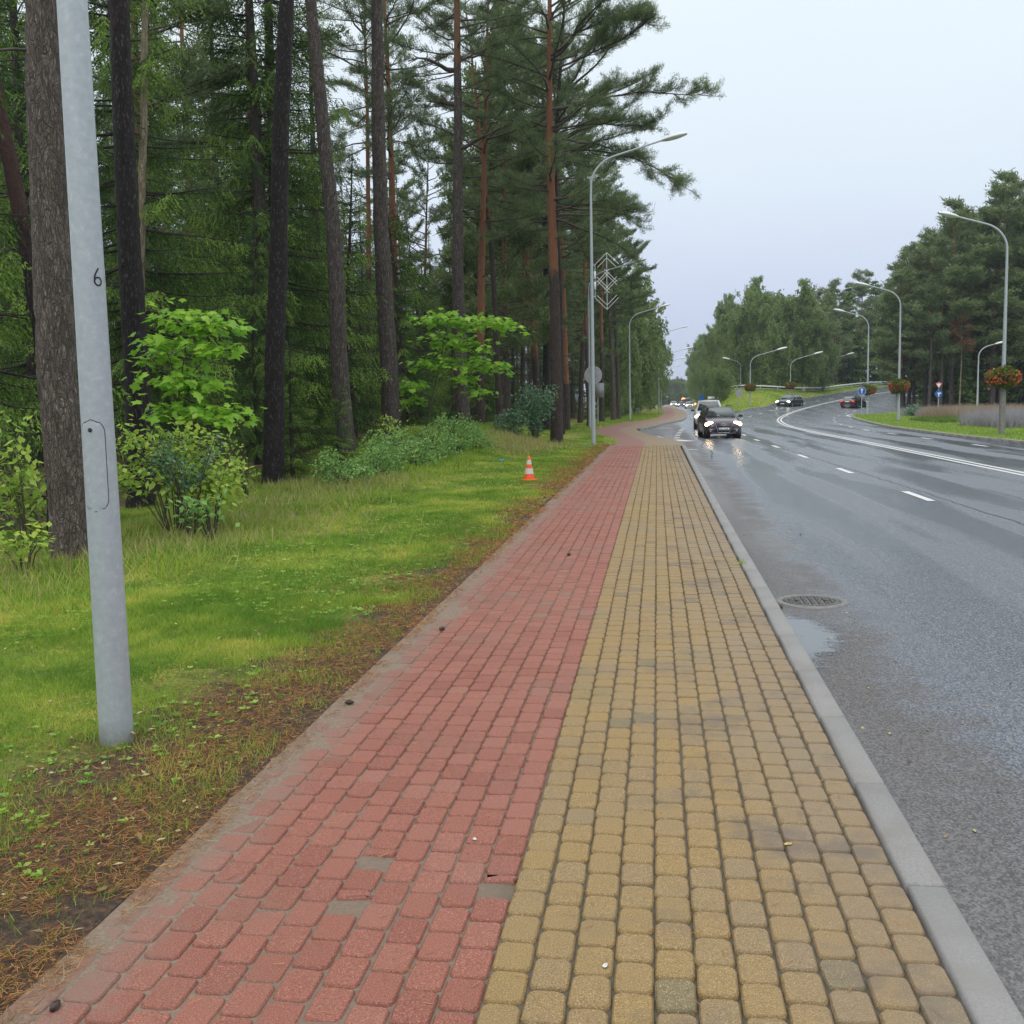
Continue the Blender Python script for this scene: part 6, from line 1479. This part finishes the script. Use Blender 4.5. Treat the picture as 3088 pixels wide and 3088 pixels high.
    if detail:
        for k in range(3): gmb = MB(); gmb.box((0, -.029, hood * .76 - .05 + k * .05), (w * .84, .01, .012)); gmb.build('grille_bar', M['chrome'], gr)
        for s_ in (-1, 1):
            gmb = MB(); gmb.tube([(s_ * w * .46, -.03, hood * .76 + .07), (s_ * w * .34, -.045, hood * .52 - .03), (s_ * w * .30, -.04, clr + .07)], .014, 5); gmb.build('chrome_trim', M['chrome'], root)
            gmb = MB(); gmb.box((s_ * w * .66, .0, hood * .50), (w * .36, .03, .018)); gmb.build('bumper_trim', M['chrome'], root)
            gmb = MB(); gmb.tube([(s_ * w * .7, .01, clr + .17), (s_ * w * .7, -.015, clr + .17)], .045, 10); gmb.build('fog_lamp', M['rim'], root)
        gmb = MB(); gmb.tube([(-w * .30, -.04, clr + .07), (w * .30, -.04, clr + .07)], .012, 5); gmb.build('chrome_trim', M['chrome'], root)
        nW = np.cross(P['fr'] - P['fl'], P['ul'] - P['fl']); nW /= np.linalg.norm(nW); nW = nW if nW[1] < 0 else -nW
        for xa, xb in ((-.05, -.62), (.45, -.12)):
            a = P['fl'] * (.5 - xa / 2 / 1) + P['fr'] * (.5 + xa / 2) + nW * .02; b_ = (P['fl'] * (.5 - xb / 2) + P['fr'] * (.5 + xb / 2)) * .72 + (P['ul'] * (.5 - xb / 2) + P['ur'] * (.5 + xb / 2)) * .28 + nW * .02
            gmb = MB(); gmb.tube([a, b_], .011, 4); gmb.build('wiper', M['black'], root)
    return root, hood, w
c1, hood1, w1 = car('dark plum estate car with lit headlights, nearest on the road', (3.17, 50.5, -.12), .05, 4.6, 1.76, 1.50, .98, .86, 'paint_plum')
# round emblem: ring, V over W
gmb = MB(); ec = np.array([0, -.045, hood1 * .76]); gmb.tube([ec + [.07 * math.cos(a), 0, .07 * math.sin(a)] for a in np.linspace(0, 6.2832, 21)], .008, 5, cap=False)
em = gmb.build('emblem', M['chrome'], c1)
gmb = MB(); gmb.tube([ec + [-.032, -.002, .058], ec + [0, -.002, .008], ec + [.032, -.002, .058]], .007, 4); gmb.build('emblem_v', M['chrome'], em)
gmb = MB(); gmb.tube([ec + [-.058, -.002, .022], ec + [-.028, -.002, -.055], ec + [0, -.002, .0], ec + [.028, -.002, -.055], ec + [.058, -.002, .022]], .007, 4); gmb.build('emblem_w', M['chrome'], em)
def lettering(txt, size, parent, loc, mat, rotx=math.pi / 2, name='lettering'):
    cu = bpy.data.curves.new(name, 'FONT'); cu.body = txt; cu.size = size; cu.align_x = 'CENTER'; cu.align_y = 'CENTER'; cu.extrude = .001
    tmp = bpy.data.objects.new('tmp', cu); COL.objects.link(tmp); dg = bpy.context.evaluated_depsgraph_get(); me = bpy.data.meshes.new_from_object(tmp.evaluated_get(dg)); bpy.data.objects.remove(tmp); bpy.data.curves.remove(cu)
    me.materials.clear(); me.materials.append(M[mat]); o = link(name, me, parent, loc); o.rotation_euler = (rotx, 0, 0); return o
lettering('A-1268', .115, c1, (.02, -.0405, hood1 * .52), 'black', name='plate_number')
car('silver off-roader with lit headlights close behind the plum estate car', (3.30, 66.5, -.12), -.02, 4.7, 1.86, 1.82, 1.12, 1.02, 'paint_silver', 'suv', lower='seat')
car('dark green car coming down the bend with white headlights', (14.75, 126.5, .62), -.52, 4.5, 1.82, 1.48, .95, .84, 'paint_teal', 'wagon', 'beam_white', detail=False)
car('dark bronze saloon driving away up the bend, red tail lights', (24.4, 130.5, .40), math.pi - .50, 4.7, 1.82, 1.42, .94, .84, 'paint_bronze', 'sedan', 'beam_white', detail=False)
car('white car with lights on, nearest of the far ones on the side road', (7.0, 222, -.12), .05, 4.3, 1.8, 1.46, .95, .84, 'paint_white', 'wagon', 'beam_white', detail=False)
gmb = MB(); gmb.lathe([(.001, -.2), (.16, -.1), (.2, 0), (.16, .1), (.001, .2)], 10); o = gmb.build('amber_light', M['amber'], None, True, (8.05, 221.9, .85)); tag(o, 'glowing orange indicator of the white car on the side road', 'light')
car('grey car behind the white one, right of the far queue', (6.3, 268, -.12), .0, 4.4, 1.8, 1.5, .95, .84, 'paint_grey', 'suv', 'beam_white', detail=False)
car('far car with bright lights at the left end of the queue on the side road', (4.6, 285, -.12), .0, 4.4, 1.8, 1.5, .95, .84, 'paint_white', 'wagon', 'beam_white', detail=False)
tk = thing('truck', 'dark truck with a lit orange beacon behind the far queue', 'truck', (8.2, 300, -.12)); gmb = MB(); gmb.box((0, 2, 1.5), (2.3, 5, 1.9), bev=.1); gmb.build('box_body', M['paint_grey'], tk); gmb = MB(); gmb.box((0, -.9, 1.25), (2.2, 1.2, 1.7), bev=.15); gmb.build('cab', M['seat'], tk)
for yy in (-.6, 3.4):
    for s_ in (-1, 1): gmb = MB(); gmb.tube([(s_ * .8, yy, .4), (s_ * 1.1, yy, .4)], .4, 12); gmb.build('wheel', M['tyre'], tk)
gmb = MB(); gmb.lathe([(.4, 2.45), (.45, 2.9), (.3, 3.2), (.001, 3.3)], 12); o = gmb.build('beacon', M['amber'], tk); o.location = (-.7, -.9, -.9)

# ---------------------------------------------------------------- bookkeeping: twigs, needles and leaves are beyond counting
for o in bpy.data.objects:
    if o.parent is not None and o.name.split('.')[0] in ('branches', 'needles', 'brown_needles', 'leaves', 'foliage', 'flowers', 'twigs', 'stems', 'limb_needles', 'long_limb'):
        o['kind'] = 'stuff'

# ---------------------------------------------------------------- damp air
m = bpy.data.materials.new('haze'); m.use_nodes = True; n, l = m.node_tree.nodes, m.node_tree.links; n.clear()
pv = n.new('ShaderNodeVolumePrincipled'); pv.inputs['Color'].default_value = (.80, .86, .95, 1); pv.inputs['Density'].default_value = .00032; pv.inputs['Anisotropy'].default_value = .2
ou = n.new('ShaderNodeOutputMaterial'); l.new(pv.outputs[0], ou.inputs['Volume'])
mb = MB(); mb.box((0, 650, 14.4), (1860, 1760, 32)); o = mb.build('haze', m); tag(o, kind='stuff')
